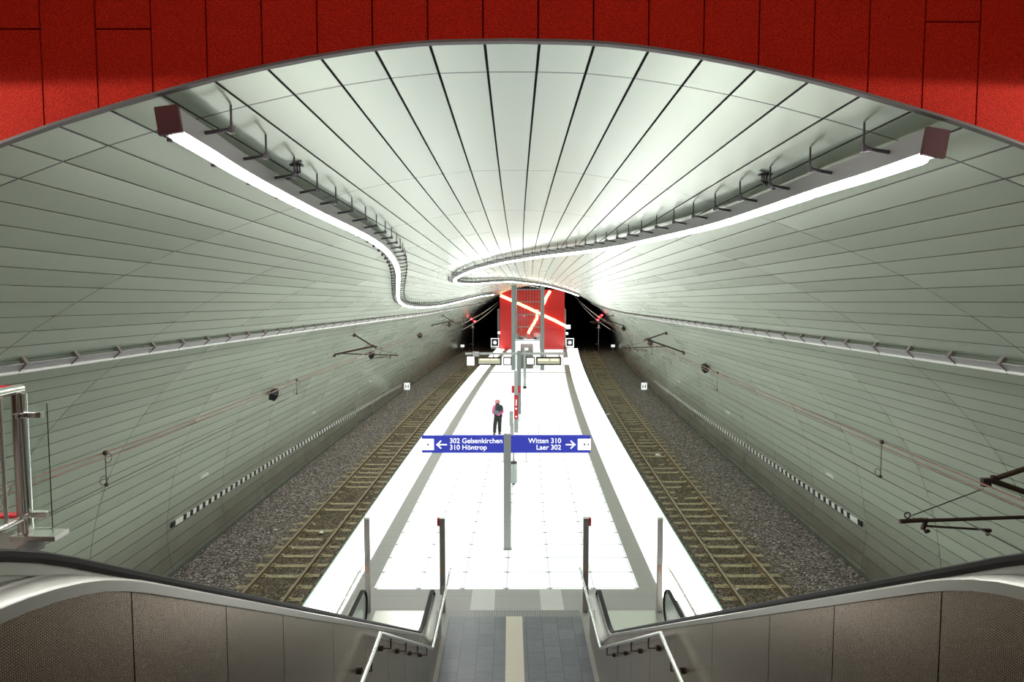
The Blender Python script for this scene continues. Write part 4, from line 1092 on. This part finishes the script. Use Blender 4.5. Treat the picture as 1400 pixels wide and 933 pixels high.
# +y = walking direction (away); stride with the left foot back
J = {'pel':(0,0,.92),'spine':(0,.03,1.10),'chest':(0,.08,1.28),'neck':(0,.12,1.44),'head':(0,.16,1.54),'top':(0,.17,1.66),
 'hl':(-.09,0,.90),'kl':(-.15,.02,.50),'al':(-.22,-.16,.10),'tl':(-.24,-.03,.03),
 'hr':(.09,0,.90),'kr':(.10,.10,.48),'ar':(.10,.06,.08),'tr':(.10,.20,.03),
 'sl':(-.17,.08,1.36),'el':(-.22,.10,1.10),'wl':(-.12,.28,1.02),'fl':(-.08,.34,1.03),
 'sr':(.17,.08,1.36),'er':(.24,.06,1.10),'wr':(.17,.26,1.00),'fr':(.13,.32,1.00)}
def chain(names, edges, radii, m_, nm, parent, levels=2):
    me = skin_mesh([S_(J[n]) for n in names], [(names.index(a), names.index(b)) for a, b in edges], [r_*H for r_ in radii], m_, levels)
    o = bpy.data.objects.new(nm, me); COL.objects.link(o); o.parent = parent; return o
names = list(J); E_ = [('pel','spine'),('spine','chest'),('chest','neck'),('neck','head'),('head','top'),('pel','hl'),('hl','kl'),('kl','al'),('al','tl'),('pel','hr'),('hr','kr'),('kr','ar'),('ar','tr'),('chest','sl'),('sl','el'),('el','wl'),('wl','fl'),('chest','sr'),('sr','er'),('er','wr'),('wr','fr')]
RR = {'pel':.12,'spine':.11,'chest':.12,'neck':.05,'head':.085,'top':.06,'hl':.08,'kl':.055,'al':.04,'tl':.03,'hr':.08,'kr':.055,'ar':.04,'tr':.03,'sl':.06,'el':.04,'wl':.03,'fl':.03,'sr':.06,'er':.04,'wr':.03,'fr':.03}
body = chain(names, E_, [RR[n] for n in names], M_skin, 'body', t)
chain(['pel','hl','kl','al','hr','kr','ar'], [('pel','hl'),('hl','kl'),('kl','al'),('pel','hr'),('hr','kr'),('kr','ar')], [.14,.125,.095,.08,.125,.095,.08], M_trouser, 'trousers', t)
J['pel2'] = (0,.0,.88)
chain(['pel2','spine','chest','neck','sl','el','wl','sr','er','wr'], [('pel2','spine'),('spine','chest'),('chest','neck'),('chest','sl'),('sl','el'),('el','wl'),('chest','sr'),('sr','er'),('er','wr')], [.18,.175,.19,.08,.10,.08,.06,.10,.08,.06], M_pink, 'jacket', t)
def ell(c, rx, ry, rz, m_, nm, parent, tilt=0):
    bm = bmesh.new(); bmesh.ops.create_uvsphere(bm, u_segments=20, v_segments=14, radius=1)
    for v in bm.verts:
        e = lambda q: math.copysign(abs(q)**.75, q)
        v.co = Vector((c[0]+e(v.co.x)*rx, c[1]+e(v.co.y)*ry, c[2]+e(v.co.z)*rz))*H
    me = bpy.data.meshes.new(nm); bm.to_mesh(me); bm.free(); me.materials.append(m_)
    for p in me.polygons: p.use_smooth = True
    o = bpy.data.objects.new(nm, me); COL.objects.link(o); o.parent = parent; return o
pk = ell((.02,-.13,1.33), .19, .12, .17, M_pack, 'backpack', t)
ell((-.10,-.13,1.16), .11, .13, .09, M_teal, 'bag_pocket', pk)
ht = ell((0,.155,1.60), .125, .125, .11, M_hatpink, 'hat', t)
ell((0,.10,1.47), .10, .09, .07, M_pack, 'hair', t)
for s_, a in ((-1,'l'),(1,'r')):
    q = J['a'+a]; ell((q[0], q[1]+.06, .045), .055, .14, .048, M_shoe, 'boot', t)

ll = bpy.data.lights.new('lift_added_light', 'AREA'); ll.shape = 'RECTANGLE'; ll.size = 1.6; ll.size_y = .5; ll.energy = 45; ll.color = (.97,1,1)  # unseen area light added to whiten the lift door portal
lo = bpy.data.objects.new('lift_added_light', ll); COL.objects.link(lo); lo.location = (rel(-.25, 57.4)[0], 57.35, 2.38); lo.rotation_euler = (math.radians(35),0,0)
# ------------------------------------------------------------------ unseen lamps added on the mezzanine, and camera
M_addedwasher = mat('added_washer_tube', (1,1,1), .5, 0, (1,.93,.85), 2400)
for sg, nm in ((-1, 'left'), (1, 'right')):  # unseen lamps added; their lids cut a bright band on the fascia
    wl = thing('added_wall_washer', 'added unseen hooded lamp grazing the red fascia from the %s, outside the picture' % nm, 'lamp', (sg*4.9, 2.9, 7.4), 'added fascia washer lamps')
    m = MB(); m.box(*sorted((sg*4.2, sg*5.1)), 2.5, 3.3, 7.515, 7.53); m.box(*sorted((sg*5.08, sg*5.1)), 2.5, 3.3, 7.3, 7.53); m.box(*sorted((sg*4.3, sg*5.1)), 2.5, 2.52, 7.35, 7.53); m.build('hood', M_black, wl)
    m = MB(); m.tube([(sg*4.95, 2.6, 7.49), (sg*4.95, 3.2, 7.49)], .012, 8); m.build('tube', M_addedwasher, wl)
wl = thing('added_ceiling_washer', 'added unseen shielded lamp under the mezzanine ceiling, lighting the red fascia', 'lamp', (0,0,8.3))  # unseen lamp added to brighten the fascia, its tray shields the stairs
m = MB(); m.box(-3.2, 3.2, -.12, .32, 8.13, 8.147); m.box(-3.2, 3.2, -.12, -.10, 8.1, 8.4); m.build('hood', M_black, wl)
M_addedwasher2 = mat('added_washer_tube_warm', (1,1,1), .5, 0, (1,.9,.78), 60)
m = MB(); m.tube([(-3.1, 0, 8.2), (3.1, 0, 8.2)], .02, 8); m.build('tube', M_addedwasher2, wl)
ml = bpy.data.lights.new('mezzanine_added_light', 'AREA'); ml.shape = 'RECTANGLE'; ml.size = 3.5; ml.size_y = .5; ml.energy = 110; ml.color = (1,.9,.8)  # unseen light added so the red back wall reflects in the steel
mo = bpy.data.objects.new('mezzanine_added_light', ml); COL.objects.link(mo); mo.location = (0,-3.0,8.6); mo.rotation_euler = (math.radians(-35),0,0)
w = bpy.data.worlds.new('world'); scene.world = w; w.use_nodes = True
w.node_tree.nodes['Background'].inputs[0].default_value = (0,0,0,1); w.node_tree.nodes['Background'].inputs[1].default_value = 0

cam = bpy.data.cameras.new('camera'); cam.sensor_width = 36; cam.lens = 36*1000/1400; cam.clip_end = 400; cam.clip_start = .05
co = bpy.data.objects.new('camera', cam); COL.objects.link(co); co.location = (0,0,6.5)
co.rotation_euler = (math.radians(90-4.23), 0, math.radians(-.11)); scene.camera = co
scene.view_settings.view_transform = 'Standard'; scene.view_settings.look = 'None'; scene.view_settings.gamma = 1
scene.view_settings.use_curve_mapping = False; scene.view_settings.exposure = 0.0
